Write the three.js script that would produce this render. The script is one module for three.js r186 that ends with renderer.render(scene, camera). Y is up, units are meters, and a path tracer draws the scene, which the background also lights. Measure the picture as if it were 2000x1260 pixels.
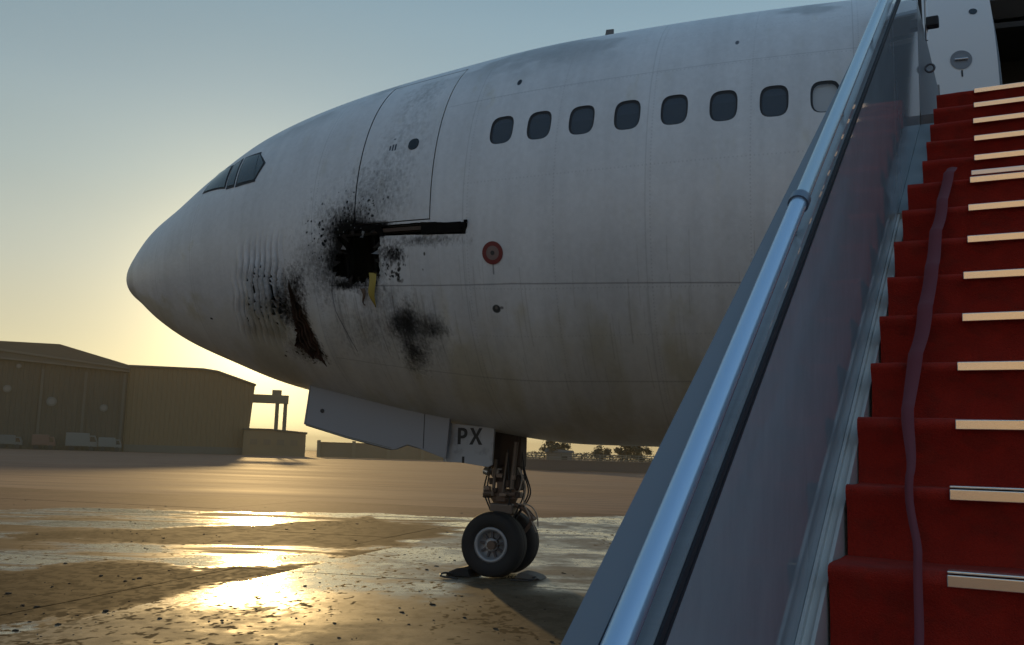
import * as THREE from 'three';
import { mergeGeometries, mergeVertices, toCreasedNormals } from 'three/addons/utils/BufferGeometryUtils.js';
import { RoundedBoxGeometry } from 'three/addons/geometries/RoundedBoxGeometry.js';

// ------------------------------------------------------------------ camera, sky, sun, exposure
const scene = new THREE.Scene();
const renderer = new THREE.WebGLRenderer({ antialias: true });
renderer.toneMapping = THREE.LinearToneMapping;
renderer.toneMappingExposure = 1.36;
renderer.shadowMap.enabled = true;
const RAD = Math.PI / 180;
const camera = new THREE.PerspectiveCamera(2 * Math.atan(630 / 1900) / RAD, 2000 / 1260, 0.05, 6000);
camera.position.set(0, 1.66, 0);
camera.rotation.order = 'YXZ';
camera.rotation.set(7.789 * RAD, 0, 0.03);
scene.add(camera);

const SUN_AZ = -14.2, SUN_EL = 6.4;                       // degrees right of the view axis, above the horizon
const sunDir = new THREE.Vector3(Math.sin(SUN_AZ * RAD) * Math.cos(SUN_EL * RAD), Math.sin(SUN_EL * RAD), -Math.cos(SUN_AZ * RAD) * Math.cos(SUN_EL * RAD));
const sun = new THREE.DirectionalLight(new THREE.Color().setRGB(1.0, 0.66, 0.27), 2.1);
sun.position.copy(sunDir).multiplyScalar(120); sun.position.x -= 3; sun.position.z -= 14;
sun.target.position.set(-3, 0, -14);
sun.castShadow = true; sun.shadow.mapSize.set(4096, 4096); sun.shadow.radius = 2;
Object.assign(sun.shadow.camera, { left: -40, right: 40, top: 40, bottom: -40, near: 1, far: 400 });
scene.add(sun, sun.target);

const hash = (x, y) => { let h = Math.imul(x, 374761393) + Math.imul(y, 668265263) | 0; h = Math.imul(h ^ h >>> 13, 1274126177); return ((h ^ h >>> 16) >>> 0) / 4294967296; };
const smooth = (a, b, x) => { const t = Math.min(1, Math.max(0, (x - a) / (b - a))); return t * t * (3 - 2 * t); };
const lerp = (a, b, t) => a + (b - a) * t;
{ // dawn sky: pale gold haze along the horizon and round the sun, grey blue overhead
  const W = 1024, H = 512, d = new Float32Array(W * H * 4);
  const keys = [[-90, .16, .13, .10], [-2, .38, .30, .19], [0, .64, .52, .30], [3, .52, .465, .285], [6, .415, .405, .305], [10, .345, .378, .34], [15, .275, .342, .35], [20, .21, .285, .325], [26, .152, .232, .288], [45, .115, .205, .30], [90, .095, .18, .29]];
  const anti = [[-90, .14, .12, .10], [-2, .26, .25, .24], [0, .31, .34, .36], [8, .275, .345, .42], [20, .22, .32, .42], [45, .155, .25, .365], [90, .095, .18, .29]];
  const at = (k, e) => { let i = 0; while (i < k.length - 2 && e > k[i + 1][0]) i++; const t = Math.min(1, Math.max(0, (e - k[i][0]) / (k[i + 1][0] - k[i][0]))); return [1, 2, 3].map(j => lerp(k[i][j], k[i + 1][j], t)); };
  for (let y = 0; y < H; y++) for (let x = 0; x < W; x++) {
    const el = ((y + .5) / H - .5) * 180, a = ((x + .5) / W - .5) * 2 * Math.PI;
    const v = new THREE.Vector3(Math.cos(a) * Math.cos(el * RAD), Math.sin(el * RAD), Math.sin(a) * Math.cos(el * RAD));
    const ang = Math.acos(Math.min(1, v.dot(sunDir))) / RAD;
    const w = .5 + .5 * Math.cos(Math.atan2(v.x, -v.z) - SUN_AZ * RAD);
    const A = at(keys, el), B = at(anti, el), g = .55 * Math.exp(-ang / 4.6) + 1.6 * Math.exp(-ang / 2.6), g2 = Math.exp(-ang / 16);
    const thin = 1 + .36 * smooth(4, 16, el) * (Math.cos(Math.atan2(v.x, -v.z) - 62 * RAD) - .05) * Math.cos(el * RAD);   // thin high haze, milkier towards the right
    const streak = 1 + .07 * (fbm(a * 2.2 + 9, el * .22 + a * .5, 4) - .5) * smooth(1, 8, el);
    const up = el > -1 ? 1 : .5, i = (y * W + x) * 4;
    const da = Math.atan2(v.x, -v.z) / RAD - SUN_AZ, hz = Math.exp(-Math.abs(el) / 3.6) * Math.exp(-((da / 24) ** 2));
    const G = [1.35 * g + .05 * g2 + .52 * hz, 1.04 * g + .04 * g2 + .42 * hz, .50 * g + .015 * g2 + .18 * hz];
    for (let c = 0; c < 3; c++) d[i + c] = lerp(B[c], A[c], smooth(0, 1, w)) * thin * streak + G[c] * up;
    d[i + 3] = 1;
  }
  const t = new THREE.DataTexture(d, W, H, THREE.RGBAFormat, THREE.FloatType);
  t.mapping = THREE.EquirectangularReflectionMapping; t.magFilter = t.minFilter = THREE.LinearFilter; t.colorSpace = THREE.LinearSRGBColorSpace; t.needsUpdate = true;
  scene.background = t; scene.environment = t;
}
scene.fog = new THREE.FogExp2(new THREE.Color().setRGB(.85, .64, .34), 0.0006);

// ------------------------------------------------------------------ helpers
function mulberry(a) { return () => { a |= 0; a = a + 0x6D2B79F5 | 0; let t = Math.imul(a ^ a >>> 15, 1 | a); t = t + Math.imul(t ^ t >>> 7, 61 | t) ^ t; return ((t ^ t >>> 14) >>> 0) / 4294967296; }; }
const rnd = mulberry(20220128);
const rr = (a, b) => a + (b - a) * rnd();
function vn(x, y) { const i = Math.floor(x), j = Math.floor(y); let u = x - i, v = y - j; u = u * u * (3 - 2 * u); v = v * v * (3 - 2 * v); return lerp(lerp(hash(i, j), hash(i + 1, j), u), lerp(hash(i, j + 1), hash(i + 1, j + 1), u), v); }
function fbm(x, y, o = 4) { let s = 0, a = .5, n = 0; for (let i = 0; i < o; i++) { s += a * vn(x, y); n += a; a *= .5; x = x * 2.03 + 17.1; y = y * 2.03 + 5.7; } return s / n; }
const taken = new Map();
function numbered(n) { const k = taken.get(n) || 0; taken.set(n, k + 1); return k ? `${n}_${String(k).padStart(3, '0')}` : n; }
function shade(o) { o.traverse(m => { if (m.isMesh) { m.castShadow = true; m.receiveShadow = true; } }); return o; }
function thing(name, label, category, pos = [0, 0, 0], turn = 0, group) {
  const o = new THREE.Group(); o.name = numbered(name); o.position.set(...pos); o.rotation.y = turn;
  o.userData = { label, category }; if (group) o.userData.group = group; scene.add(o); return o;
}
function part(name, geo, mat, parent, label) {
  const g = Array.isArray(geo) ? mergeGeometries(geo.map(q => { const r = q.index ? q.toNonIndexed() : q; for (const k of Object.keys(r.attributes)) if (!['position', 'normal', 'uv'].includes(k)) r.deleteAttribute(k); return r; })) : geo;
  const m = new THREE.Mesh(g, mat); m.name = name; m.castShadow = m.receiveShadow = true; if (label) m.userData.label = label; parent.add(m); return m;
}
function struct(name, geo, mat, label) { const m = part(name, geo, mat, scene); m.name = numbered(name); m.userData.kind = 'structure'; if (label) m.userData.label = label; return m; }
const box = (x0, x1, y0, y1, z0, z1) => new THREE.BoxGeometry(x1 - x0, y1 - y0, z1 - z0).translate((x0 + x1) / 2, (y0 + y1) / 2, (z0 + z1) / 2);
const rbox = (x0, x1, y0, y1, z0, z1, r = .01, s = 2) => new RoundedBoxGeometry(x1 - x0, y1 - y0, z1 - z0, s, r).translate((x0 + x1) / 2, (y0 + y1) / 2, (z0 + z1) / 2);
function bar(a, b, r, n = 10, r2 = r) { const A = new THREE.Vector3(...a), B = new THREE.Vector3(...b), d = B.clone().sub(A), g = new THREE.CylinderGeometry(r2, r, d.length(), n); g.applyQuaternion(new THREE.Quaternion().setFromUnitVectors(new THREE.Vector3(0, 1, 0), d.normalize())); return g.translate(...A.add(B).multiplyScalar(.5).toArray()); }
function tube(pts, r, n = 6, seg = pts.length * 5) { return new THREE.TubeGeometry(new THREE.CatmullRomCurve3(pts.map(p => new THREE.Vector3(...p))), seg, r, n); }
function prism(pts, depth, bevel = 0) { const s = new THREE.Shape(pts.map(p => new THREE.Vector2(...p))); return new THREE.ExtrudeGeometry(s, { depth, bevelEnabled: bevel > 0, bevelSize: bevel, bevelThickness: bevel, bevelSegments: 2 }); }
const lin = (r, g, b) => new THREE.Color().setRGB(r, g, b);
const std = (c, rough = .6, metal = 0, more = {}) => new THREE.MeshStandardMaterial({ color: Array.isArray(c) ? lin(...c) : new THREE.Color(c), roughness: rough, metalness: metal, ...more });
function tex(w, h, fn, srgb = true, repeat) {
  const d = new Uint8Array(w * h * 4);
  for (let y = 0; y < h; y++) for (let x = 0; x < w; x++) { const c = fn(x, y), i = (y * w + x) * 4; d[i] = Math.max(0, Math.min(255, c[0])); d[i + 1] = Math.max(0, Math.min(255, c[1])); d[i + 2] = Math.max(0, Math.min(255, c[2])); d[i + 3] = 255; }
  const t = new THREE.DataTexture(d, w, h); t.magFilter = THREE.LinearFilter; t.minFilter = THREE.LinearMipmapLinearFilter; t.generateMipmaps = true;
  if (srgb) t.colorSpace = THREE.SRGBColorSpace; if (repeat) t.wrapS = t.wrapT = THREE.RepeatWrapping; t.needsUpdate = true; return t;
}
const s8 = v => 255 * (v <= .0031308 ? 12.92 * v : 1.055 * Math.pow(Math.max(v, 0), 1 / 2.4) - .055);

// ------------------------------------------------------------------ the ground
const AX0 = -20, AX1 = 12, AZ0 = -34, AZ1 = -2;             // the concrete stand near the camera
{
  const N = 2048, S = 32;
  const col = new Uint8Array(N * N * 4), rou = new Uint8Array(N * N * 4);
  const joint = z => -4.27 + (-z - 8.58) * .258;            // the long joint between the dirty strip and the pale slab
  const poly = (pts, cx = 0) => { const b = [Math.min(...pts.map(p => p[0])) - 2, Math.max(...pts.map(p => p[0])) + 2, Math.min(...pts.map(p => p[1])) - 2, Math.max(...pts.map(p => p[1])) + 2]; return (x, z) => { if (x < b[0] || x > b[1] || z < b[2] || z > b[3]) return -2; let d = 9, ins = false; for (let i = 0, j = pts.length - 1; i < pts.length; j = i++) { const [ax, az] = pts[j], [bx, bz] = pts[i], ex = bx - ax, ez = bz - az, t = Math.min(1, Math.max(0, ((x - ax) * ex + (z - az) * ez) / (ex * ex + ez * ez))); d = Math.min(d, Math.hypot(x - ax - ex * t, z - az - ez * t)); if ((az > z) !== (bz > z) && x < ex * (z - az) / ez + ax) ins = !ins; } return ins ? d : -d; }; };
  // dry muddy patches between the wet ones, and the wet edge of the stand
  const dry = [poly([[-9.5, -17.2], [-8.15, -18.7], [-6.9, -20.5], [-4.9, -22.1], [-3.4, -25], [-1.2, -21.9], [-1.7, -17.8], [-3.1, -17.3], [-4.6, -17.9], [-6, -16.9]]), poly([[-4.2, -13.6], [-3.3, -14.1], [-2.6, -15.8], [-1.7, -18.5], [-2.5, -15.4], [-3.0, -13.1], [-3.35, -12.6]]), poly([[-8, -12.2], [-6.5, -13], [-5.9, -13.9], [-5.1, -14.2], [-4.3, -13.6], [-3.5, -12.75], [-3.65, -11.4], [-4.1, -9.6], [-4.6, -9.0], [-6, -9.6]]), poly([[-.16, -12.5], [.6, -12.0], [1.05, -10.3], [.8, -9], [.1, -8.8], [-.3, -10.2]])];
  const edge = poly([[-40, -18], [-12.4, -24.4], [-10.5, -25.9], [-8.7, -25.6], [-6.8, -25.9], [-3.7, -26.8], [-1.2, -26.3], [.2, -26], [3.5, -29.2], [30, -38], [30, 5], [-40, 5]]);
  const spc = new Uint8Array(N * N * 4);
  for (let j = 0; j < N; j++) for (let i = 0; i < N; i++) {
    const x = AX0 + (i + .5) / N * S, z = AZ0 + (j + .5) / N * S;
    const n1 = fbm(x * .35 + 3, z * .22 + 9, 4), n2 = fbm(x * 1.1, z * .8 + 40, 5), n3 = fbm(x * 7, z * 6, 3), n4 = hash(i, j), sk = fbm(x * .3 + z * .08, z * 1.6, 4);
    const pale = smooth(-.03, .03, x - joint(z) + .05 * (n3 - .5));
    const rag = (n2 - .5) * 1.5 + (n3 - .5) * .35;
    const far = smooth(-.25, .25, edge(x, z) + rag * 1.1);
    let d = 0; for (const q of [0, 1, 2, 3]) { if (q < 3 && pale > .5 && q !== 0) continue; const s = dry[q](x, z); if (s > -2) d = Math.max(d, smooth(-.35, .35, s + rag * (q === 0 ? 1.2 : .8)) * (q === 3 ? .75 : 1)); }
    let wet = lerp(.96 * smooth(.30, .52, sk * .5 + n1 * .5), .42 + .58 * smooth(.34, .62, n1 * .35 + n2 * .3 + sk * .2 + n3 * .15), pale);
    wet *= 1 - .62 * pale * smooth(-12.4, -9.8, z + .3 * (x + 2) + 1.6 * (n1 - .5)) * smooth(.30, .55, n2 * .6 + sk * .4);
    wet *= (1 - d) * far; wet = Math.max(wet, far * .06);
    const m = .80 + .45 * (n1 - .5) + .35 * (n2 - .5) + .35 * (n3 - .5) + .16 * (n4 - .5);
    const cA = [.150, .088, .045], cB = [.170, .135, .092], cF = [.205, .112, .070];
    const mf = m * .82 + .28 * sk;
    const c3 = [0, 1, 2].map(k => lerp(cF[k] * mf, lerp(cA[k], cB[k], pale * (1 - d * .6)) * m * lerp(1, .36, d * (1 - pale)), far));
    const dens = .40 + .35 * d + .25 * smooth(-14, -8, z) * (1 - .4 * pale);
    const mud = smooth(.62, .66, fbm(x * 15 + 80, z * 9 + 11, 3) * .80 + dens * .20) * far * (n1 > .36 ? 1 : .2);
    const field = smooth(-12.6, -10.2, z + .35 * (x + 2)) * smooth(1.2, -1.6, x + .6 * (n1 - .5)), specks = smooth(.575, .615, vn(x * 17 + 3, z * 11) * .5 + vn(x * 37, z * 23 + 7) * .25 + n2 * .25 + .06 * field) * field * far * smooth(.40, .56, n1) * (n3 > .42 ? 1 : .35);
    const mt = Math.max(specks * .65, mud, d * smooth(.47, .62, n3) * .55);
    const k = (j * N + i) * 4;
    for (let c = 0; c < 3; c++) col[k + c] = s8(lerp(c3[c], [.026, .018, .011][c], mt * .9)); col[k + 3] = 255;
    const ro = lerp(.80, lerp(.11, .14, pale) + .16 * (n3 - .5) + .14 * (n2 - .5), smooth(.10, .95, wet));
    rou[k] = rou[k + 1] = rou[k + 2] = 255 * Math.min(1, Math.max(.08, lerp(ro, .9, mt) + .03 * (n4 - .5))); rou[k + 3] = 255;
    spc[k] = spc[k + 1] = spc[k + 2] = 255; spc[k + 3] = 255 * Math.min(1, lerp(lerp(.06, .58, wet), .06, mt));
  }
  const mk = (d, srgb) => { const t = new THREE.DataTexture(d, N, N); t.magFilter = THREE.LinearFilter; t.minFilter = THREE.LinearMipmapLinearFilter; t.generateMipmaps = true; if (srgb) t.colorSpace = THREE.SRGBColorSpace; t.needsUpdate = true; return t; };
  const grain = tex(512, 512, (x, y) => { const v = 255 * (.55 * fbm(x * .06, y * .06, 3) + .3 * vn(x * .35, y * .35) + .15 * hash(x, y)); return [v, v, v]; }, false, true);
  grain.repeat.set(16, 16);
  const slabMat = new THREE.MeshPhysicalMaterial({ map: mk(col, true), roughnessMap: mk(rou, false), roughness: 1, specularIntensityMap: mk(spc, false), bumpMap: grain, bumpScale: .0022 });
  // far pavement: one sheet to the horizon
  const fmap = tex(1024, 1024, (x, y) => { const X = x / 1024 * 8, Y = y / 1024 * 8; const m = .58 + .60 * fbm(X * 1.3, Y * 6, 4) + .34 * (fbm(X * 7, Y * 16, 3) - .5) + .10 * (hash(x, y) - .5); const c = fbm(X * .8 + 4, Y * .8, 2); return [s8(.232 * m), s8(lerp(.122, .134, c) * m), s8(lerp(.078, .088, c) * m)]; }, true, true);
  fmap.wrapS = fmap.wrapT = THREE.MirroredRepeatWrapping; fmap.repeat.set(4000 / 60, 4000 / 40);
  const frou = tex(512, 512, (x, y) => { const v = 255 * (.70 + .2 * fbm(x * .012, y * .03, 4)); return [v, v, v]; }, false);
  frou.wrapS = frou.wrapT = THREE.MirroredRepeatWrapping; frou.repeat.set(4000 / 90, 4000 / 50);
  const ground = struct('ground', new THREE.PlaneGeometry(4000, 4000).rotateX(-Math.PI / 2).translate(0, -.035, 0), new THREE.MeshPhysicalMaterial({ map: fmap, roughnessMap: frou, roughness: 1, specularIntensity: .10 }));
  const apron = new THREE.Group(); apron.name = 'apron'; apron.userData = { kind: 'structure' }; scene.add(apron);
  // slabs laid along the joint, every one with bevelled edges and a gap round it
  const th = Math.atan(.258), e1 = [Math.sin(th), -Math.cos(th)], e2 = [Math.cos(th), Math.sin(th)], o = [-2.40, -13.55];
  const L = 7.2, w0 = -1.36;                                 // distance of the long joint from the second one's start
  for (let a = -3; a < 4; a++) for (let b = -5; b < 4; b++) {
    const u0 = a * L + w0 * 1 + .012, u1 = u0 + L - .024, v0 = b * L * .8 + .012, v1 = v0 + L * .8 - .024;
    const P = (u, v) => [o[0] + e2[0] * u + e1[0] * v, o[1] + e2[1] * u + e1[1] * v];
    const c = P((u0 + u1) / 2, (v0 + v1) / 2);
    if (c[0] < AX0 + 1 || c[0] > AX1 - 1 || c[1] < AZ0 + 1.5 || c[1] > AZ1) continue;
    const g = new THREE.BoxGeometry(u1 - u0, .12, v1 - v0, 1, 1, 1).translate((u0 + u1) / 2, -.06, -(v0 + v1) / 2);
    g.rotateY(-th); g.translate(o[0], rr(-.003, .003), o[1]);
    const p = g.attributes.position, uv = g.attributes.uv;
    for (let i = 0; i < p.count; i++) uv.setXY(i, (p.getX(i) - AX0) / S, (p.getZ(i) - AZ0) / S);
    part('concrete_slab', g, slabMat, apron);
  }
  // clods of mud and crumbs of concrete scattered over the stand
  const cg = []; const r2 = mulberry(77);
  for (let i = 0; i < 900; i++) {
    const z = -8.2 - 20 * Math.pow(r2(), 1.6), x = -.5 * -z * (1 - r2() * 1.45) - 1 + (r2() - .5);
    if (fbm(x * .9 + 30, z * .7, 2) < .5) continue;
    const g = new THREE.IcosahedronGeometry(1, 1), p = g.attributes.position, s = .005 + .017 * Math.pow(r2(), 4);
    const q = r2() * 9; for (let k = 0; k < p.count; k++) { const f = .7 + .6 * vn(p.getX(k) * 1.7 + q, p.getY(k) * 1.7 + p.getZ(k) + i); p.setXYZ(k, p.getX(k) * f * s * (1 + q / 9), p.getY(k) * f * s * .5, p.getZ(k) * f * s); }
    g.computeVertexNormals(); cg.push(g.translate(x, s * .2, z));
  }
  const cl = part('mud_crumbs', cg, std([.035, .026, .018], .9), scene); cl.userData = { kind: 'stuff', label: 'dark crumbs of mud scattered over the damp concrete stand', category: 'mud' };
}

// ------------------------------------------------------------------ the aircraft
const NOSE_Y = 4.2006;
const KS = [0, .15, .4, .8, 1.4, 2.2, 3.2, 4.5, 6, 8, 11, 14].map(Math.sqrt);
const KT = [.14, .45, .702, 1.069, 1.408, 1.895, 2.400, 2.755, 3.015, 3.262, 3.37, 3.37];
const KB = [.14, -.135, -.305, -.592, -.918, -1.227, -1.565, -1.847, -2.131, -2.36, -2.37, -2.37];
const KW = [0, .335, .54, .79, 1.10, 1.45, 1.80, 2.15, 2.42, 2.60, 2.64, 2.64].map(v => v / 2.64 * 2.82);
function pchip(V) {
  const n = V.length, h = [], d = [], m = new Array(n);
  for (let i = 0; i < n - 1; i++) { h.push(KS[i + 1] - KS[i]); d.push((V[i + 1] - V[i]) / h[i]); }
  m[0] = d[0]; m[n - 1] = 0;
  for (let i = 1; i < n - 1; i++) { if (d[i - 1] * d[i] <= 0) m[i] = 0; else { const a = 2 * h[i] + h[i - 1], b = h[i] + 2 * h[i - 1]; m[i] = (a + b) / (a / d[i - 1] + b / d[i]); } }
  return s => { const x = Math.sqrt(Math.max(0, Math.min(14, s))); let i = 0; while (i < n - 2 && x > KS[i + 1]) i++; const t = (x - KS[i]) / h[i]; return V[i] * (1 + 2 * t) * (1 - t) ** 2 + h[i] * m[i] * t * (1 - t) ** 2 + V[i + 1] * t * t * (3 - 2 * t) - h[i] * m[i + 1] * t * t * (1 - t); };
}
const fT = pchip(KT), fB = pchip(KB), fW = pchip(KW);
// blast damage: buckled skin in front of the tear and a shallow dent round the hole (metres outward)
const wave = x => Math.sin(x) * .85 + .32 * Math.sin(2 * x + .9);
function damage(s, p) {
  if (s < 2.6 || s > 7.4 || p > 12 || p < -62) return 0;
  const e = Math.exp(-(((s - 3.80 - .008 * (p + 24)) / .46) ** 4)) * Math.exp(-(((p + 25) / 17) ** 4)) * (.35 + .65 * Math.exp(-(((p + 27) / 12) ** 2)));
  let d = e * .125 * wave(2 * Math.PI * (s - .0045 * (p + 25) + .05 * vn(s * 3, p * .12) + .012 * Math.sin(p * .55)) / .112) * (.6 + .8 * vn(s * 5 + 3, p * .2));
  d *= 1 - smooth(4.02, 4.24, s - .004 * (p + 35));
  d -= .045 * Math.exp(-(((s - 5.45) / .55) ** 2 + ((p + 13) / 10) ** 2));
  d -= .06 * Math.exp(-(((s - 4.40) / .16) ** 2 + ((p + 40) / 11) ** 2));
  d += .03 * Math.exp(-(((s - 4.74) / .10) ** 2 + ((p + 40) / 12) ** 2));
  const q = Math.exp(-(((s - 5.6) / .8) ** 2 + ((p + 32) / 12) ** 2));
  d += q * .012 * Math.sin(s * 13 + 2 * vn(s * 2, p * .1)) + q * .02 * (fbm(s * 3.1, p * .16, 3) - .5);
  d += Math.exp(-(((s - 6.2) / .9) ** 2 + ((p + 30) / 16) ** 2)) * .006 * Math.sin(s * 22 + p * .05);
  return d;
}
const tmpA = new THREE.Vector3(), tmpB = new THREE.Vector3();
function raw(s, p, off, out = new THREE.Vector3()) {
  const t = fT(s), b = fB(s), w = fW(s), c = (t + b) / 2, h = (t - b) / 2, q = p * RAD, ny = Math.sin(q), nz = Math.cos(q);
  // outward direction of the section (the long slope of the nose is left out: small)
  const ey = ny / Math.max(h, .02), ez = nz / Math.max(w, .02), l = Math.hypot(ey, ez);
  return out.set(s, NOSE_Y + c + h * ny + off * ey / l, w * nz + off * ez / l);
}
const on = (s, p, off = 0) => raw(s, p, off + damage(s, p));
function normalAt(s, p) {
  const e = .004, f = .12, a = on(s + e, p), b = on(Math.max(.0002, s - e), p), c = on(s, p + f), d = on(s, p - f);
  return a.sub(b).cross(c.sub(d)).normalize().multiplyScalar(1);
}
const flip = (() => { const n = normalAt(8, 0); return n.z < 0 ? -1 : 1; })();
const uvOf = (s, p) => [s / 15, (p + 180) / 360];
class Skin { // collects vertices laid on the fuselage surface
  constructor() { this.p = []; this.n = []; this.u = []; this.i = []; }
  v(s, p, off = 0) { const q = on(s, p, off), n = normalAt(s, p).multiplyScalar(flip); this.p.push(q.x, q.y, q.z); this.n.push(n.x, n.y, n.z); this.u.push(...uvOf(s, p)); return this.p.length / 3 - 1; }
  quad(a, b, c, d) { this.i.push(a, b, c, a, c, d); }
  grid(S, P, off = 0, skip) {
    const id = S.map(s => P.map(p => this.v(s, p, off)));
    for (let i = 0; i < S.length - 1; i++) for (let j = 0; j < P.length - 1; j++) { if (skip && skip((S[i] + S[i + 1]) / 2, (P[j] + P[j + 1]) / 2)) continue; this.quad(id[i][j], id[i + 1][j], id[i + 1][j + 1], id[i][j + 1]); }
    return this;
  }
  geo() { const I = this.i, p = this.p, n = this.n, V = q => new THREE.Vector3(p[3 * q], p[3 * q + 1], p[3 * q + 2]); for (let i = 0; i < I.length; i += 3) { const a = V(I[i]), f = V(I[i + 1]).sub(a).cross(V(I[i + 2]).sub(a)); if (f.x * n[3 * I[i]] + f.y * n[3 * I[i] + 1] + f.z * n[3 * I[i] + 2] < 0) { const q = I[i + 1]; I[i + 1] = I[i + 2]; I[i + 2] = q; } } const g = new THREE.BufferGeometry(); g.setAttribute('position', new THREE.Float32BufferAttribute(this.p, 3)); g.setAttribute('normal', new THREE.Float32BufferAttribute(this.n, 3)); g.setAttribute('uv', new THREE.Float32BufferAttribute(this.u, 2)); g.setIndex(this.i); return g; }
}
const range = (a, b, step) => { const n = Math.max(1, Math.round((b - a) / step)), r = []; for (let i = 0; i <= n; i++) r.push(a + (b - a) * i / n); return r; };
function lines(list, must) { const out = list.filter(x => must.every(m => Math.abs(m - x) > .006 * Math.max(1, Math.abs(list[list.length - 1]) / 30))); out.push(...must); return [...new Set(out)].sort((a, b) => a - b); }
// openings in the skin: [s0, s1, p0, p1]
const DOOR = [5.44, 6.56, -4.2, 53], ENTRY = [12.80, 13.88, -4.2, 45];
const SC = 2.7 * RAD;                                        // metres per degree round the body
const superE = (s, p, a, b, n = 3.2) => ang => { const c = Math.cos(ang), q = Math.sin(ang), r = Math.pow(Math.pow(Math.abs(c) / a, n) + Math.pow(Math.abs(q) / b, n), -1 / n); return [s + c * r, p + q * r / SC]; };
function starPoly(cs, cp, pts, jag, seed) { // polygon given in (s, phi) seen from its centre, with a torn edge
  const P = pts.map(([s, p]) => [s - cs, (p - cp) * SC]);
  return ang => { const dx = Math.cos(ang), dy = Math.sin(ang); let best = .05; for (let i = 0; i < P.length; i++) { const [ax, ay] = P[i], [bx, by] = P[(i + 1) % P.length], ex = bx - ax, ey = by - ay, det = dx * -ey + dy * ex; if (Math.abs(det) < 1e-9) continue; const t = (ax * -ey + ay * ex) / det, u = (dx * ay - dy * ax) / det; if (t > 0 && u >= 0 && u <= 1) best = Math.max(best, t); } best *= 1 + jag * (hash(Math.round(ang * 40), seed) - .5) + jag * (vn(ang * 4 + 20, seed) - .5); return [cs + dx * best, cp + dy * best / SC]; };
}
const WIN_S = [7.424, 7.901, 8.42, 8.959, 9.496, 10.039, 10.578, 11.105, 11.64, 12.17], WIN_P = [18.3, 18.1, 18, 17.8, 17.7, 17.3, 17.2, 17.2, 17.2, 17.2];
const windowsCut = WIN_S.map((s, i) => ({ rect: [s - .23, s + .23, 17.7 - 7, 17.7 + 7], c: [s, WIN_P[i]], fn: superE(s, WIN_P[i], i < 2 ? .148 : .152, .195) }));
const HOLE = { rect: [4.98, 5.83, -22.5, -5.2], c: [5.50, -13], fn: starPoly(5.50, -13, [[5.34, -5.5], [5.55, -5.6], [5.80, -5.7], [5.81, -9], [5.815, -13], [5.79, -18.4], [5.62, -20.4], [5.38, -20.6], [5.12, -19.5], [5.07, -17], [5.10, -13], [5.22, -10.2], [5.18, -7.6]], .14, 5) };
const SLOT = { rect: [5.85, 7.16, -10.4, -4.55], c: [6.45, -6.6], fn: starPoly(6.45, -6.6, [[5.86, -4.8], [6.48, -4.75], [7.06, -5.6], [7.05, -8.4], [6.5, -8.1], [5.86, -7.7]], .05, 9) };
const GASH = { rect: [3.96, 4.70, -54, -17.5], c: [4.36, -39], fn: starPoly(4.36, -39, [[4.31, -20], [4.35, -24], [4.38, -28], [4.46, -33], [4.53, -41], [4.51, -47], [4.50, -52], [4.40, -49.6], [4.30, -50.6], [4.22, -47], [4.12, -46], [4.20, -41], [4.25, -37], [4.24, -33], [4.28, -29], [4.27, -24]], .22, 13) };
const cuts = [...windowsCut, HOLE, SLOT, GASH];
const sMust = [...DOOR.slice(0, 2), ...ENTRY.slice(0, 2), ...cuts.flatMap(c => c.rect.slice(0, 2))], pMust = [-4.2, 53, 45, ...cuts.flatMap(c => c.rect.slice(2))];
let sList = []; for (let i = 0; i <= 26; i++) sList.push(.0003 + 1.2 * (i / 26) ** 2);
sList.push(...range(1.25, 3.1, .045), ...range(3.12, 4.9, .017), ...range(4.93, 7.3, .032), ...range(7.34, 14, .055), ...range(14.5, 34, 1.5));
sList = lines(sList, [...new Set(sMust)]);
let pList = lines([...range(-90, -56, 2.2), ...range(-55, 0, 1.1), ...range(1.4, 60, 1.6), ...range(62, 90, 2.2), ...range(95, 265, 5), 270], [...new Set(pMust)].sort((a, b) => a - b));
const inside = (r, s, p) => s > r[0] && s < r[1] && p > r[2] && p < r[3];
function ring(skin, cut, off = 0, layers = 3) { // skin between an opening and its rectangle, sharing the grid's own points
  const [s0, s1, p0, p1] = cut.rect, S = sList.filter(s => s >= s0 - 1e-9 && s <= s1 + 1e-9), P = pList.filter(p => p >= p0 - 1e-9 && p <= p1 + 1e-9);
  const B = [...S.map(s => [s, p0]), ...P.slice(1).map(p => [s1, p]), ...S.slice(0, -1).reverse().map(s => [s, p1]), ...P.slice(1, -1).reverse().map(p => [s0, p])];
  const rows = B.map(([s, p]) => { const q = cut.fn(Math.atan2((p - cut.c[1]) * SC, s - cut.c[0])); return Array.from({ length: layers + 1 }, (_, k) => skin.v(lerp(s, q[0], k / layers), lerp(p, q[1], k / layers), off)); });
  for (let i = 0; i < rows.length; i++) { const a = rows[i], b = rows[(i + 1) % rows.length]; for (let k = 0; k < layers; k++) skin.quad(a[k], b[k], b[k + 1], a[k + 1]); }
  return B.map(([s, p]) => cut.fn(Math.atan2((p - cut.c[1]) * SC, s - cut.c[0])));
}
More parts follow.
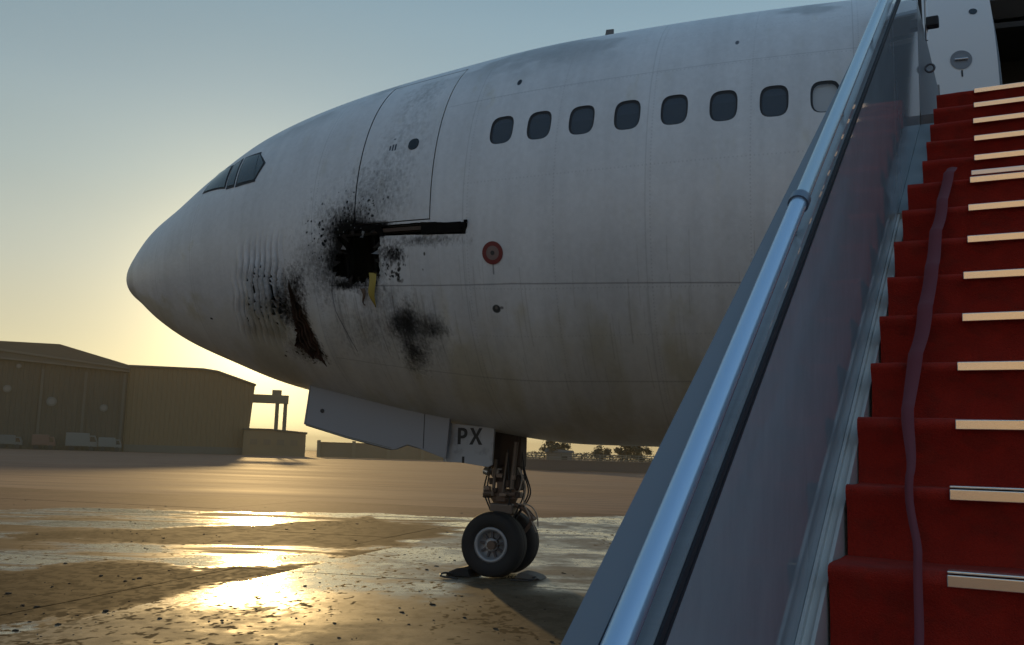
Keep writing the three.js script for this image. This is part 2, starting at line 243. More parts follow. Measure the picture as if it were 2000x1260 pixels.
function reveal(loop, depth, n0 = 0) { // the wall round an opening, from the skin inwards
  const p = [], idx = []; loop.forEach(([s, q]) => { const a = on(s, q, n0), b = on(s, q, n0 - depth); p.push(a.x, a.y, a.z, b.x, b.y, b.z); });
  const n = loop.length; for (let i = 0; i < n; i++) { const j = (i + 1) % n; idx.push(2 * i, 2 * j, 2 * j + 1, 2 * i, 2 * j + 1, 2 * i + 1); }
  const g = new THREE.BufferGeometry(); g.setAttribute('position', new THREE.Float32BufferAttribute(p, 3)); g.setAttribute('uv', new THREE.Float32BufferAttribute(new Float32Array(n * 4), 2)); g.setIndex(idx); const q = g.toNonIndexed(); q.computeVertexNormals(); return q;
}
function fan(loop, c, off) { // a pane that fills an opening
  const k = new Skin(), o = k.v(c[0], c[1], off), ids = loop.map(([s, p]) => k.v(s, p, off)), mid = loop.map(([s, p]) => k.v((s + c[0]) / 2, (p + c[1]) / 2, off)), n = loop.length;
  for (let i = 0; i < n; i++) { const j = (i + 1) % n; k.quad(ids[i], ids[j], mid[j], mid[i]); k.i.push(mid[i], mid[j], o); } return k.geo();
}
function slab(S, P, off, thick) { // a curved plate with thickness, lying on the body
  const k = new Skin(); k.grid(S, P, off); const g = k.geo(), q = new Skin(); q.grid(S, P, off - thick);
  const loop = [...S.map(s => [s, P[0]]), ...P.slice(1).map(p => [S[S.length - 1], p]), ...S.slice(0, -1).reverse().map(s => [s, P[P.length - 1]]), ...P.slice(1, -1).reverse().map(p => [S[0], p])];
  return [g, q.geo(), reveal(loop, thick, off)];
}
// paint: dirty white with rain streaks, soot and scorching round the hits
let sootGloss;
const paint = (() => {
  const N = 2048, cv = document.createElement('canvas'); cv.width = cv.height = N; const c = cv.getContext('2d');
  const im = c.createImageData(N, N), D = im.data;
  for (let y = 0; y < N; y++) { const ph = 180 - (y + .5) / N * 360; for (let x = 0; x < N; x++) {
    const s = (x + .5) / N * 15, a = ph * SC; let m = 1, i = (y * N + x) * 4;
    m += .10 * (fbm(s * 1.3, a * .9, 4) - .5) + .07 * (fbm(s * 9, a * .7, 3) - .5) + .05 * (fbm(s * 22, a * 18, 2) - .5) + .02 * (hash(x, y) - .5);
    const top = smooth(.54, .72, fbm(s * 1.1 + 7, a * 1.5, 4)) * smooth(34, 52, ph + 14 * (vn(s * .8, 2) - .5)); m -= .20 * top;                     // mould and dust stains on the crown
    const low = (.30 + .7 * smooth(.42, .70, fbm(s * 2.2 + 30, a * .8 + 4, 4))) * smooth(.30, .62, .5 * fbm(s * 6, a * 3, 4) + .5 * smooth(-18, -48, ph)) ; m -= .085 * low;
    if (s < .55) m *= lerp(.93, 1, smooth(.50, .55, s));
    const w = 1 - .05 * low; D[i] = 203 * m; D[i + 1] = 205 * m * lerp(1, .975, low); D[i + 2] = 208 * m * w * lerp(1, .94, low); D[i + 3] = 255;
  } }
  c.putImageData(im, 0, 0);
  const X = s => s / 15 * N, Y = p => (180 - p) / 360 * N, r2 = mulberry(5), g2 = () => (r2() + r2() + r2() + r2() - 2) * .9;
  const line = (pts, w, col) => { c.strokeStyle = col; c.lineWidth = w; c.lineCap = 'round'; c.beginPath(); pts.forEach(([s, p], i) => i ? c.lineTo(X(s), Y(p)) : c.moveTo(X(s), Y(p))); c.stroke(); };
  for (const s of [1.35, 2.3, 4.75, 7.0, 9.2, 11.4]) line([[s, -80], [s, 80]], 1, 'rgba(84,88,94,.26)');                       // frame laps
  c.fillStyle = 'rgba(104,108,114,.30)'; for (const s of [1.37, 2.32, 4.77, 7.02, 8.1, 9.22, 10.3, 11.42, 12.4]) for (let p = -70; p < 72; p += .9) c.fillRect(X(s + .03), Y(p), 1.6, 1.6); for (const p of [-21.4, -34, -47.5, 5, 30.5, 46]) for (let s = 7; s < 14; s += .045) c.fillRect(X(s), Y(p + (p === -21.4 ? -(s - 7) * .5 : 0) - .5), 1.5, 1.5);
  line([[5.0, -22], [7.6, -21], [10.2, -23], [14, -24]], 1.3, 'rgba(70,70,74,.55)'); line([[6.6, 30], [14, 31]], 1, 'rgba(70,74,80,.25)'); line([[4.8, -48], [14, -48]], 1.1, 'rgba(60,60,60,.35)');
  for (let i = 0; i < 130; i++) { const s = 5 + 9 * r2(), p = -8 - 40 * r2(), l = 4 + 14 * r2(); line([[s, p], [s + .01 * g2(), p - l]], .8 + r2(), `rgba(70,66,60,${.05 + .12 * r2()})`); } // streaks
  const soot = (s, p, rs, rp, n, alpha, size = 2.6, col = '14,13,14') => { n *= 2; size *= .72; for (let i = 0; i < n; i++) { const a = g2(), b = g2(); c.fillStyle = `rgba(${col},${alpha * (.3 + r2()) * .9})`; c.beginPath(); c.ellipse(X(s + a * rs), Y(p + b * rp), size * (.4 + 1.6 * r2() ** 2), size * (.5 + 2.6 * r2() ** 2), (r2() - .5) * .8, 0, 7); c.fill(); } };
  soot(5.3, -4, .75, 13, 2600, .035, 2.6, '40,40,44'); soot(4.9, -16, .5, 10, 1500, .035, 2.6, '44,44,46'); soot(5.7, -34, .5, 9, 1500, .03, 2.6, '48,46,44'); soot(6.2, -36, .4, 9, 1200, .04, 2.6, '40,40,40');
  // scorch round the main hole and up over the door
  soot(5.42, -9, .44, 9, 3600, .09); soot(5.46, -5.2, .15, 1.6, 800, .24, 2.2); soot(5.28, -8, .14, 3.5, 800, .16, 2.2, '34,20,14'); soot(5.30, -12, .2, 6, 900, .11, 2.2); soot(5.70, -5, .24, 1.2, 700, .26, 2.2); soot(5.78, -6.3, .10, 1.1, 1300, .5, 2.2); soot(5.30, -6, .24, 3, 1000, .20, 2.2); soot(5.12, -15, .18, 5, 900, .14, 2.2); soot(5.25, -21.5, .2, 1.4, 400, .18, 2.2); soot(5.72, -16, .2, 5, 500, .10, 2.2); soot(5.35, -4, .30, 5, 1400, .12, 2.2); soot(5.25, -2, .55, 7, 900, .07, 2); soot(5.75, 6, .45, 9, 1500, .05, 2.6); soot(6.05, 22, .35, 12, 500, .03, 3.5); soot(6.1, 40, .3, 8, 350, .035, 3.5);
  soot(5.2, -13, .2, 5, 900, .12, 2.2); soot(5.55, -20, .22, 4, 420, .16, 2.2); soot(6.02, -13, .14, 2.2, 260, .25, 2); soot(6.45, -9.5, .5, 1.5, 500, .10, 2);
  for (let i = 0; i < 16; i++) { const u = r2(); soot(6.02 + .20 * g2() + .12 * u, -27 - 20 * u, .07 + .06 * r2(), 3 + 2 * r2(), 150, .10, 2.2, '24,24,26'); } soot(6.10, -32, .17, 3.5, 900, .10, 2.4, '24,24,26'); soot(6.45, -34, .2, 2.2, 500, .08, 2.4, '30,30,30'); soot(6.4, -32, .25, 3, 600, .06, 2.4, '26,26,28'); soot(6.1, -42, .14, 4, 450, .09, 2); soot(5.85, -25, .2, 5, 500, .05, 2);
  soot(4.95, -20, .28, 8, 900, .07, 2.2); soot(4.75, -14, .35, 7, 900, .045, 2.2); soot(4.15, -30, .12, 7, 800, .14, 2.2, '18,14,12'); soot(4.4, -22, .2, 6, 600, .16, 2.2); soot(4.36, -33, .14, 9, 1600, .20, 2.2, '20,13,9'); soot(4.42, -46, .16, 5, 1200, .24, 2.2, '20,12,8'); soot(4.2, -47, .22, 5, 600, .10, 2.2, '28,18,12'); soot(3.95, -25, .4, 11, 1400, .035, 2.2); soot(5.2, -38, .35, 8, 600, .035, 2.4); soot(5.6, -36, .25, 9, 400, .05, 2);
  // splinter pits with ragged rims
  for (let i = 0; i < 130; i++) { const a = Math.PI * (.25 + .95 * r2()), d = .15 + .75 * r2() ** 1.3, s = 5.42 + Math.cos(a) * d * .95, p = -7 + Math.sin(a) * d * .75 / SC; const z = .8 + 2.4 * r2() ** 2.5; c.fillStyle = `rgba(10,12,16,${.5 + .5 * r2()})`; c.beginPath(); c.ellipse(X(s), Y(p), z, z * (.5 + r2()), r2() * 3, 0, 7); c.fill(); if (r2() < .4) { c.fillStyle = 'rgba(205,208,212,.7)'; c.fillRect(X(s) + z, Y(p), 1.2, 2.2); } }
  for (let i = 0; i < 60; i++) { const s = 5.9 + .5 * g2(), p = -17 + 4 * g2(), z = 1 + 2 * r2() ** 2; c.fillStyle = `rgba(16,15,16,${.3 + .5 * r2()})`; c.beginPath(); c.ellipse(X(s), Y(p), z * 1.6, z, r2() * 3, 0, 7); c.fill(); }
  for (let i = 0; i < 60; i++) { const s = 5.0 + 1.6 * r2(), p = -22 - 6 * r2(), l = 8 + 14 * r2(); line([[s, p], [s + .02 * g2(), p - l * .5], [s + .03 + .03 * g2(), p - l]], .8 + 1.2 * r2(), `rgba(50,48,50,${.06 + .16 * r2()})`); }
  line([[5.06, -19], [5.02, -24], [5.03, -30], [5.10, -36], [5.2, -44]], 1.6, 'rgba(40,38,50,.55)');
  for (let i = 0; i < 26; i++) { const s = 4.2 + .35 * g2(), p = -50 + 3 * g2(); c.fillStyle = 'rgba(24,14,8,.7)'; c.beginPath(); c.ellipse(X(s), Y(p), 1 + 2.5 * r2(), 1 + 2 * r2(), 0, 0, 7); c.fill(); }
  // small fittings and marks
  const dot = (s, p, a, b, col) => { c.fillStyle = col; c.beginPath(); c.ellipse(X(s), Y(p), a, b, 0, 0, 7); c.fill(); };
  dot(7.514, 34.7, 4, 7, 'rgba(36,42,52,.9)'); dot(10.14, 38, 3, 5, 'rgba(52,58,70,.8)'); dot(2.578, -38.2, 4, 3, 'rgba(40,40,44,.9)'); dot(7.37, -27.3, 7, 6, 'rgba(40,42,44,.85)'); dot(7.37, -27.0, 2.5, 2.5, 'rgba(110,104,100,1)'); dot(7.44, -27, 3, 2, 'rgba(60,60,62,.6)');
  c.fillStyle = 'rgba(46,54,66,.9)'; for (const [s, h] of [[5.86, 9], [5.90, 12], [5.94, 12]]) c.fillRect(X(s), Y(18.6) - h / 2, 3, h); c.fillStyle = 'rgba(60,66,78,.7)'; c.fillRect(X(5.90), Y(21.8), 4, 3);
  line([[7.38, -16], [7.38, -18.5]], 2, 'rgba(70,74,80,.6)');
  const d2 = c.getImageData(0, 0, N, N).data, u = new Uint8Array(N * N * 4); for (let y = 0; y < N; y++) u.set(d2.subarray(y * N * 4, (y + 1) * N * 4), (N - 1 - y) * N * 4);
  const sp = new Uint8Array(N * N * 4); for (let i = 0; i < N * N * 4; i += 4) { sp[i] = sp[i + 1] = sp[i + 2] = 255; sp[i + 3] = 255 * smooth(40, 150, u[i + 1]); } sootGloss = new THREE.DataTexture(sp, N, N); sootGloss.magFilter = THREE.LinearFilter; sootGloss.needsUpdate = true;
  const t = new THREE.DataTexture(u, N, N); t.magFilter = THREE.LinearFilter; t.minFilter = THREE.LinearMipmapLinearFilter; t.generateMipmaps = true; t.colorSpace = THREE.SRGBColorSpace; t.needsUpdate = true; return t;
})();
const orange = tex(256, 256, (x, y) => { const v = 255 * (.6 * vn(x * .05, y * .05) + .3 * vn(x * .2, y * .2) + .1 * hash(x, y)); return [v, v, v]; }, false, true); orange.repeat.set(30, 34);
const M = {
  skin: new THREE.MeshPhysicalMaterial({ map: paint, specularIntensityMap: sootGloss, roughness: .42, bumpMap: orange, bumpScale: .0012 }),
  paint: std([.46, .47, .49], .45), seal: std([.022, .024, .03], .7), char: new THREE.MeshPhysicalMaterial({ color: lin(.007, .006, .006), roughness: 1, specularIntensity: .15 }), soot: new THREE.MeshPhysicalMaterial({ color: lin(.020, .017, .016), roughness: .95, specularIntensity: .3 }), rust: std([.08, .036, .022], .9),
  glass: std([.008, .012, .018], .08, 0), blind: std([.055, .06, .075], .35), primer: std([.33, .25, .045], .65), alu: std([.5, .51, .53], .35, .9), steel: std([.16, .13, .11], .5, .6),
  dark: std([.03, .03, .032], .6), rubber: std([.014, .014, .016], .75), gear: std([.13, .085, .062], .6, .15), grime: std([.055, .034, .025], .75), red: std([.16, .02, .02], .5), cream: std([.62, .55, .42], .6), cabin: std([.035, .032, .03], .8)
};
const plane = thing('airliner', 'large white airliner with its nose torn open and scorched below the front door', 'airliner', [-6.3559, 0, -16.0875], -.333);
const skinDark = new THREE.MeshStandardMaterial({ color: lin(.02, .019, .018), roughness: .95 });
{
  const k = new Skin();
  k.grid(sList, pList, 0, (s, p) => inside(DOOR, s, p) || inside(ENTRY, s, p) || cuts.some(c => inside(c.rect, s, p)));
  const wl = windowsCut.map(c => ring(k, c)), hl = ring(k, HOLE, 0, 5), sl = ring(k, SLOT, 0, 4), gl = ring(k, GASH, 0, 10);
  const fus = part('fuselage', k.geo(), M.skin, plane);
  // tail cap
  const cap = new THREE.CircleGeometry(2.82, 48).rotateY(Math.PI / 2).translate(34, NOSE_Y + .49, 0); part('rear_bulkhead', cap, M.cabin, plane);
  // cabin windows
  wl.forEach((loop, i) => {
    const w = new THREE.Group(); w.name = 'cabin_window'; plane.add(w);
    const lo = superE(WIN_S[i], WIN_P[i], (i < 2 ? .148 : .152) - .024, .195 - .024), hi = superE(WIN_S[i], WIN_P[i], i < 2 ? .148 : .152, .195);
    const f = new Skin(), n = 44, ids = []; for (let a = 0; a < n; a++) { const g = a / n * 2 * Math.PI, A = hi(g), B = lo(g); ids.push([f.v(...A, -.004), f.v(...B, -.026)]); }
    for (let a = 0; a < n; a++) { const b = (a + 1) % n; f.quad(ids[a][0], ids[b][0], ids[b][1], ids[a][1]); }
    part('frame', [f.geo(), reveal(loop, .02)], M.seal, w);
    const inner = Array.from({ length: n }, (_, a) => lo(a / n * 2 * Math.PI));
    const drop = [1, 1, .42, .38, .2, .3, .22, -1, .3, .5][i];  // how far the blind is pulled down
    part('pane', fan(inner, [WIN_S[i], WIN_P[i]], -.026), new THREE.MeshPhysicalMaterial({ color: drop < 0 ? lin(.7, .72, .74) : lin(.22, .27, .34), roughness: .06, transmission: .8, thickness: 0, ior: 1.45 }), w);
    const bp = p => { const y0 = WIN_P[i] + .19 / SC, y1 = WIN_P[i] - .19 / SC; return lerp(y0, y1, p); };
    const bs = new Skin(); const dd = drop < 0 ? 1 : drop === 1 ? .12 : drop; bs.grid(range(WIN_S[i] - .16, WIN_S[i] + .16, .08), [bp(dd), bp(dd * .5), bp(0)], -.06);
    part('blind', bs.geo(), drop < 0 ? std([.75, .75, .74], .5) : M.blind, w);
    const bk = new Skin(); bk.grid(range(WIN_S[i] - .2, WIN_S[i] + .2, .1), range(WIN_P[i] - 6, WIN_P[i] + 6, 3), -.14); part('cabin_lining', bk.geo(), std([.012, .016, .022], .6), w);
  });
  // front door, its seam a real gap
  const dr = new THREE.Group(); dr.name = 'front_door'; plane.add(dr);
  const S = range(DOOR[0] + .015, DOOR[1] - .015, .05), P = range(DOOR[2] + .32, DOOR[3] - .32, 1.5);
  part('door_skin', slab(S, P, -.002, .05), M.skin, dr);
  const fr = new Skin(); fr.grid(range(DOOR[0] - .05, DOOR[1] + .05, .06), range(DOOR[2] - 1, DOOR[3] + 1, 1.5), -.056); part('door_seal', fr.geo(), M.seal, dr);
  const wc = superE(6.215, 18.5, .075, .085, 2.4), wloop = Array.from({ length: 24 }, (_, a) => wc(a / 24 * 2 * Math.PI));
  part('door_window', [fan(wloop, [6.215, 18.5], .004), reveal(wloop, .01, .004)], M.glass, dr);
  // burnt cavity behind the hole, the slot and the tear
  const cav = new THREE.Group(); cav.name = 'blast_hole'; plane.add(cav);
  part('torn_edge', [reveal(hl, .05), reveal(sl, .10)], M.char, cav);
  const b1 = new Skin(); b1.grid(range(4.75, 7.35, .2), range(-27, -1, 3), -.55); part('burnt_cavity', b1.geo(), M.char, cav);
  for (const [s, p0, p1] of [[5.22, -22, -4], [5.66, -22, -4], [6.2, -12, -3], [6.74, -12, -3]]) { part('frame_rib', slab([s, s + .035], range(p0, p1, 1.5), -.10, .16), M.char, cav); }
  part('stringer', slab(range(4.9, 7.2, .2), [-7.0, -6.3], -.05, .05), M.soot, cav);
  part('sill_beam', slab(range(5.7, 6.75, .15), [-6.6, -5.6], -.02, .05), M.grime, cav);
  // blackened beam end that sticks out of the slot
  part('burnt_beam', [...slab(range(6.44, 6.98, .08), [-7.9, -7.2, -6.4, -5.3], .018, .07), ...slab([6.985, 7.05], [-6.9, -6.1, -5.5], .03, .05), ...slab([6.985, 7.03], [-8.2, -7.5, -7.1], .012, .05), ...slab([7.03, 7.075], [-5.6, -5.0], .04, .02)], M.char, cav);
  // torn skin curling out round the hole
  const rp = mulberry(31);
  for (let i = 0; i < 15; i++) {
    const a = i / 15 * 2 * Math.PI + .2 * rp(), [s, p] = HOLE.fn(a), w = .04 + .05 * rp(), L = .05 + .10 * rp(), ca = Math.cos(a), sa = Math.sin(a), pts = [], idx = [];
    for (let q = 0; q <= 3; q++) { const t = q / 3, o = .008 + .07 * t * t * rp(), hw = w * (1 - t * .9) / 2; for (const z of [-1, 1]) { const v = on(s - ca * L * t - sa * hw * z, p + (-sa * L * t + ca * hw * z) / SC, o * (rp() < .5 ? 1 : -.3)); pts.push(v.x, v.y, v.z); } }
    for (let q = 0; q < 3; q++) idx.push(2 * q, 2 * q + 1, 2 * q + 3, 2 * q, 2 * q + 3, 2 * q + 2);
    const g = new THREE.BufferGeometry(); g.setAttribute('position', new THREE.Float32BufferAttribute(pts, 3)); g.setAttribute('uv', new THREE.Float32BufferAttribute(new Float32Array(16), 2)); g.setIndex(idx); g.computeVertexNormals(); part('torn_flap', g, i % 3 ? M.soot : std([.15, .15, .155], .7), cav);
  }
  // primer-yellow strip of structure hanging from the hole
  for (const [s0, s1, p0, p1, o, mat] of [[5.62, 5.74, -18, -27.8, .05, M.primer], [5.49, 5.56, -22.5, -27.5, .03, std([.10, .065, .045], .8)]]) {
    const f = new Skin(), n = 9, rows = []; for (let q = 0; q <= n; q++) { const t = q / n, wv = .02 * Math.sin(t * 7 + s0 * 9), tap = lerp(0, .05, t * t); rows.push([s0 + wv + tap, (s0 + s1) / 2 + wv, s1 + wv * .5 - tap].map((s, j) => f.v(s, lerp(p0, p1, t), o * Math.sin(t * 2.6) + (j === 1 ? .02 : 0)))); }
    for (let q = 0; q < n; q++) for (let j = 0; j < 2; j++) f.quad(rows[q][j], rows[q][j + 1], rows[q + 1][j + 1], rows[q + 1][j]); const g = f.geo(); g.computeVertexNormals(); part('hanging_strip', g, mat, cav, mat === M.primer ? 'yellow primed metal strip hanging out of the hole' : undefined);
  }
  // the long tear in front
  const tr = new THREE.Group(); tr.name = 'skin_tear'; plane.add(tr);
  part('torn_edge', reveal(gl, .12), M.rust, tr); const b2 = new Skin(); b2.grid(range(3.9, 4.75, .12), range(-57, -16, 3), -.16); part('burnt_cavity', b2.geo(), std([.05, .024, .016], .9), tr);
  for (let i = 0; i < 6; i++) { const pts = []; const s0 = 4.14 + i * .065; for (let q = 0; q <= 7; q++) { const p = -25 - (i * 2.2) - q * (22 - i * 1.2) / 7; const v = on(s0 + .02 * Math.sin(q * 1.7 + i) + q * .012, p, -.045 - .03 * ((q + i) % 2)); pts.push(v.toArray()); } part('bent_stringer', tube(pts, .011, 5), i % 2 ? M.rust : std([.10, .062, .045], .7), tr); }
  // static port ring below the windows
  const disc = (s, p, r0, r1, off, mat, name) => { const f = new Skin(), n = 32, ids = []; for (let a = 0; a < n; a++) { const g = a / n * 2 * Math.PI; ids.push([f.v(s + Math.cos(g) * r0, p + Math.sin(g) * r0 / SC, off), f.v(s + Math.cos(g) * r1, p + Math.sin(g) * r1 / SC, off)]); } for (let a = 0; a < n; a++) { const b = (a + 1) % n; f.quad(ids[a][0], ids[b][0], ids[b][1], ids[a][1]); } return f.geo(); };
  const sp = part('static_port', disc(7.383, -13.4, 0.001, .085, .005, null), std([.20, .14, .13], .5), plane, 'round port plate ringed in dark red');
  part('port_ring', disc(7.383, -13.4, .082, .132, .007, null), M.red, sp); part('port_centre', disc(7.383, -13.4, .001, .026, .008, null), M.dark, sp);
  // cockpit windows, both sides
  const panes = [[[3.062, 38.8], [3.404, 35.6], [3.545, 19.8], [3.165, 21.2]], [[2.835, 38.6], [2.995, 39.2], [3.105, 21.6], [2.94, 22.8]], [[2.36, 47], [2.77, 39.5], [2.885, 23.4], [2.30, 31.6]]];
  const tri = [[3.40, 35.7], [3.625, 27.3], [3.62, 26.6], [3.545, 19.8]];
  for (const side of [1, -1]) for (const [n, q] of panes.entries()) {
    const f = side > 0 ? p => p : p => 180 - p;
    const patch = (q, grow, off) => { const cs = q.reduce((a, v) => a + v[0], 0) / 4, cp = q.reduce((a, v) => a + v[1], 0) / 4, Q = q.map(([s, p]) => { const ds = s - cs, dp = (p - cp) * SC * .6, l = Math.hypot(ds, dp); return [s + ds / l * grow, p + dp / l * grow / (SC * .6)]; }); const k = new Skin(), N = 6, id = []; for (let i = 0; i <= N; i++) { id.push([]); for (let j = 0; j <= N; j++) { const u = i / N, v = j / N, s = lerp(lerp(Q[0][0], Q[1][0], u), lerp(Q[3][0], Q[2][0], u), v), p = lerp(lerp(Q[0][1], Q[1][1], u), lerp(Q[3][1], Q[2][1], u), v); id[i].push(k.v(s, f(p), off)); } } for (let i = 0; i < N; i++) for (let j = 0; j < N; j++) k.quad(id[i][j], id[i + 1][j], id[i + 1][j + 1], id[i][j + 1]); return k.geo(); };
    const w = part('cockpit_window', [patch(q, .035, .005), ...(n ? [] : [patch(tri, .03, .006)])], M.seal, plane);
    part('pane', [patch(q, -.012, .012), ...(n ? [] : [patch(tri, -.008, .0125)])], std([.035, .05, .065], .07), w);
  }
  // blade aerial and probes
  const bt = on(8.0, 90); part('blade_antenna', prism([[0, 0], [.16, 0], [.17, .40], [.07, .40]], .03, .006).translate(bt.x - .02, bt.y - .03, -.015), std([.12, .125, .13], .5), plane);
  // doorway at the head of the stairs
  const dw = new THREE.Group(); dw.name = 'doorway'; plane.add(dw);
  const [e0, e1, q0, q1] = ENTRY; const loop = [...range(e0, e1, .1).map(s => [s, q0]), ...range(q0, q1, 2).slice(1).map(p => [e1, p]), ...range(e0, e1, .1).slice(0, -1).reverse().map(s => [s, q1]), ...range(q0, q1, 2).slice(1, -1).reverse().map(p => [e0, p])];
  part('door_jamb', reveal(loop, .22), std([.07, .07, .07], .6), dw);
  part('door_frame', [...slab([e0 - .075, e0 - .004], range(q0, q1, 2), .014, .02), ...slab(range(e0 - .075, e1 + .07, .1), [q1 + .1, q1 + 2.2], .014, .02), ...slab([e1 + .004, e1 + .07], range(q0, q1, 2), .014, .02)], std([.17, .185, .20], .4, .3), dw);
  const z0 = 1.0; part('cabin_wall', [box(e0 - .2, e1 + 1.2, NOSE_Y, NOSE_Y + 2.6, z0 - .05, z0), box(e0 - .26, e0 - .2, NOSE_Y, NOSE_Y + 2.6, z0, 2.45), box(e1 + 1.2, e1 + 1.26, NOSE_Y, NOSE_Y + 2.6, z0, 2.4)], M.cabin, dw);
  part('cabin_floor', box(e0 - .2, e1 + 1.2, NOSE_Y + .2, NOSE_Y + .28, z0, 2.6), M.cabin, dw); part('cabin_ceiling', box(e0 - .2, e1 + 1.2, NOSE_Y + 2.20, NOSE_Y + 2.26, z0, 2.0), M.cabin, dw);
  
  // opened door swung forward alongside
  const od = new THREE.Group(); od.name = 'open_door'; plane.add(od);
  part('door_skin', slab(range(11.66, 12.725, .08), range(-4.4, 44, 2), .32, .13), std([.60, .61, .62], .4), od, 'white open door moved forward beside the doorway');
  part('handle_recess', [disc(12.40, 18.1, .001, .085, .3235, null), disc(12.40, 18.1, .085, .10, .326, null)], std([.17, .18, .20], .4), od); const hd = on(12.34, 18.1, .335), he = on(12.46, 18.1, .335); part('handle', bar(hd.toArray(), he.toArray(), .012), M.alu, od);
  part('door_mark', (() => { const f = new Skin(); f.grid([12.392, 12.408], [14.4, 15.8], .323); return f.geo(); })(), M.dark, od);
  part('door_window', disc(12.555, 30.2, .001, .04, .324, null), M.glass, od);
  const ha = on(12.3, 6, .0), hb = on(12.3, 6, .3); for (const h of [bar(ha.toArray(), hb.toArray(), .06), bar(on(12.3, 30, 0).toArray(), on(12.3, 30, .3).toArray(), .06)]) part('hinge_arm', h, M.steel, od);
}
{ // nose gear
  const dg = new THREE.Group(); dg.name = 'gear_door'; plane.add(dg);
  const pl = prism([[3.86, 2.60], [3.83, 2.30], [3.80, 2.03], [4.5, 1.85], [5.22, 1.70], [5.28, 1.705], [5.46, 1.775], [5.60, 1.74], [5.95, 1.625], [6.04, 1.60], [6.08, 2.18], [5.0, 2.38]], .045, .008);
  const door = pl.clone().translate(0, 0, .60); part('door_panel', door, std([.30, .31, .34], .5), dg);
  const edge = []; const ep = [[3.872, 2.58], [3.825, 2.03], [4.5, 1.862], [5.22, 1.712]]; for (let i = 0; i < 3; i++) edge.push(bar([...ep[i], .625], [...ep[i + 1], .625], .030, 8)); part('edge_seal', edge, std([.16, .16, .13], .6), dg);
  part('drain_hole', new THREE.CylinderGeometry(.03, .03, .012, 16).rotateX(Math.PI / 2).translate(4.09, 2.22, .659), M.dark, dg);
  part('door_seam', box(5.70, 5.71, 1.72, 2.2, .653, .656), M.dark, dg);
  for (const h of [bar([4.4, 2.35, .55], [4.6, 2.0, .58], .02), bar([5.4, 2.1, .2], [5.5, 1.9, .58], .025)]) part('door_link', h, M.gear, dg);
  const d2 = new THREE.Group(); d2.name = 'gear_door'; plane.add(d2); part('door_panel', pl.clone().translate(0, 0, -.65), std([.30, .31, .34], .5), d2);
  // leg door with the letters
  const lw = document.createElement('canvas'); lw.width = 512; lw.height = 384; const c = lw.getContext('2d'); const im = c.createImageData(512, 384); for (let i = 0; i < 512 * 384; i++) { const x = i % 512, y = i / 512 | 0, m = 1 - .12 * smooth(.5, .75, fbm(x * .012, y * .012, 4)) - .05 * hash(x, y); im.data.set([172 * m, 175 * m, 180 * m, 255], i * 4); } c.putImageData(im, 0, 0);
  c.fillStyle = '#0d0e12'; c.font = 'bold 205px sans-serif'; c.textBaseline = 'alphabetic'; c.fillText('P', 128, 190); c.fillText('X', 262, 190); c.fillRect(196, 296, 24, 80);
  c.fillStyle = 'rgba(225,230,232,.8)'; for (const [x, y, w, h] of [[20, 230, 16, 60], [30, 290, 10, 60], [14, 180, 8, 40]]) c.fillRect(x, y, w, h); c.fillStyle = 'rgba(30,36,46,.8)'; for (const [x, y, w, h] of [[34, 90, 12, 60], [40, 160, 8, 60]]) c.fillRect(x, y, w, h);
  const tx = new THREE.CanvasTexture(lw); tx.colorSpace = THREE.SRGBColorSpace;
  const lp = prism([[5.97, 1.56], [6.02, 2.08], [6.70, 2.02], [6.68, 1.53], [6.63, 1.50], [6.28, 1.545]], .04, .006).translate(0, 0, .50), uv = lp.attributes.uv, po = lp.attributes.position; for (let i = 0; i < uv.count; i++) uv.setXY(i, (po.getX(i) - 5.95) / .77, (po.getY(i) - 1.49) / .6);
  part('leg_door', lp, new THREE.MeshStandardMaterial({ map: tx, roughness: .5 }), plane, 'white leg door lettered PX in black');
  const g = new THREE.Group(); g.name = 'nose_gear'; plane.add(g); const X = 6.69;
  const cyl = (r0, r1, y0, y1, x = X, z = 0) => new THREE.CylinderGeometry(r1, r0, y1 - y0, 20).translate(x, (y0 + y1) / 2, z);
  part('strut', [cyl(.15, .17, 1.28, 1.95, X + .06), cyl(.175, .175, 1.30, 1.36), cyl(.16, .16, 1.52, 1.57, X + .05), rbox(X - .16, X + .27, 1.50, 2.0, -.15, .17, .03), rbox(X - .10, X + .22, 1.28, 1.52, -.13, .15, .03), rbox(X + .1, X + .27, 1.18, 1.4, -.12, .14, .03)], M.grime, g);
  part('steering_collar', [cyl(.19, .17, 1.06, 1.20), cyl(.15, .19, .98, 1.06), rbox(X - .30, X - .16, 1.06, 1.14, -.05, .09, .02), rbox(X - .05, X + .08, 1.02, 1.3, .14, .2, .015), bar([X - .24, 1.13, .16], [X + .22, 1.13, .16], .045), rbox(X + .14, X + .22, 1.05, 1.22, .05, .17, .02)], M.gear, g);
  part('piston', [cyl(.10, .10, .5, 1.0), cyl(.15, .12, .74, .98), rbox(X - .16, X + .18, .84, 1.0, -.13, .17, .03)], M.steel, g);
  part('axle', [bar([X, .45, -.5], [X, .45, .5], .06), rbox(X - .11, X + .11, .36, .66, -.1, .1, .03)], M.gear, g);
  for (const g0 of [tube([[X + .1, 1.0, .05], [X + .3, .93, .05], [X + .44, .80, .04]], .028), tube([[X + .44, .80, .04], [X + .34, .64, .04], [X + .1, .46, .04]], .028), tube([[X + .1, 1.0, -.05], [X + .3, .93, -.05], [X + .44, .80, -.04]], .028), bar([X + .43, .80, -.08], [X + .43, .80, .08], .03)]) part('torque_link', g0, M.gear, g);
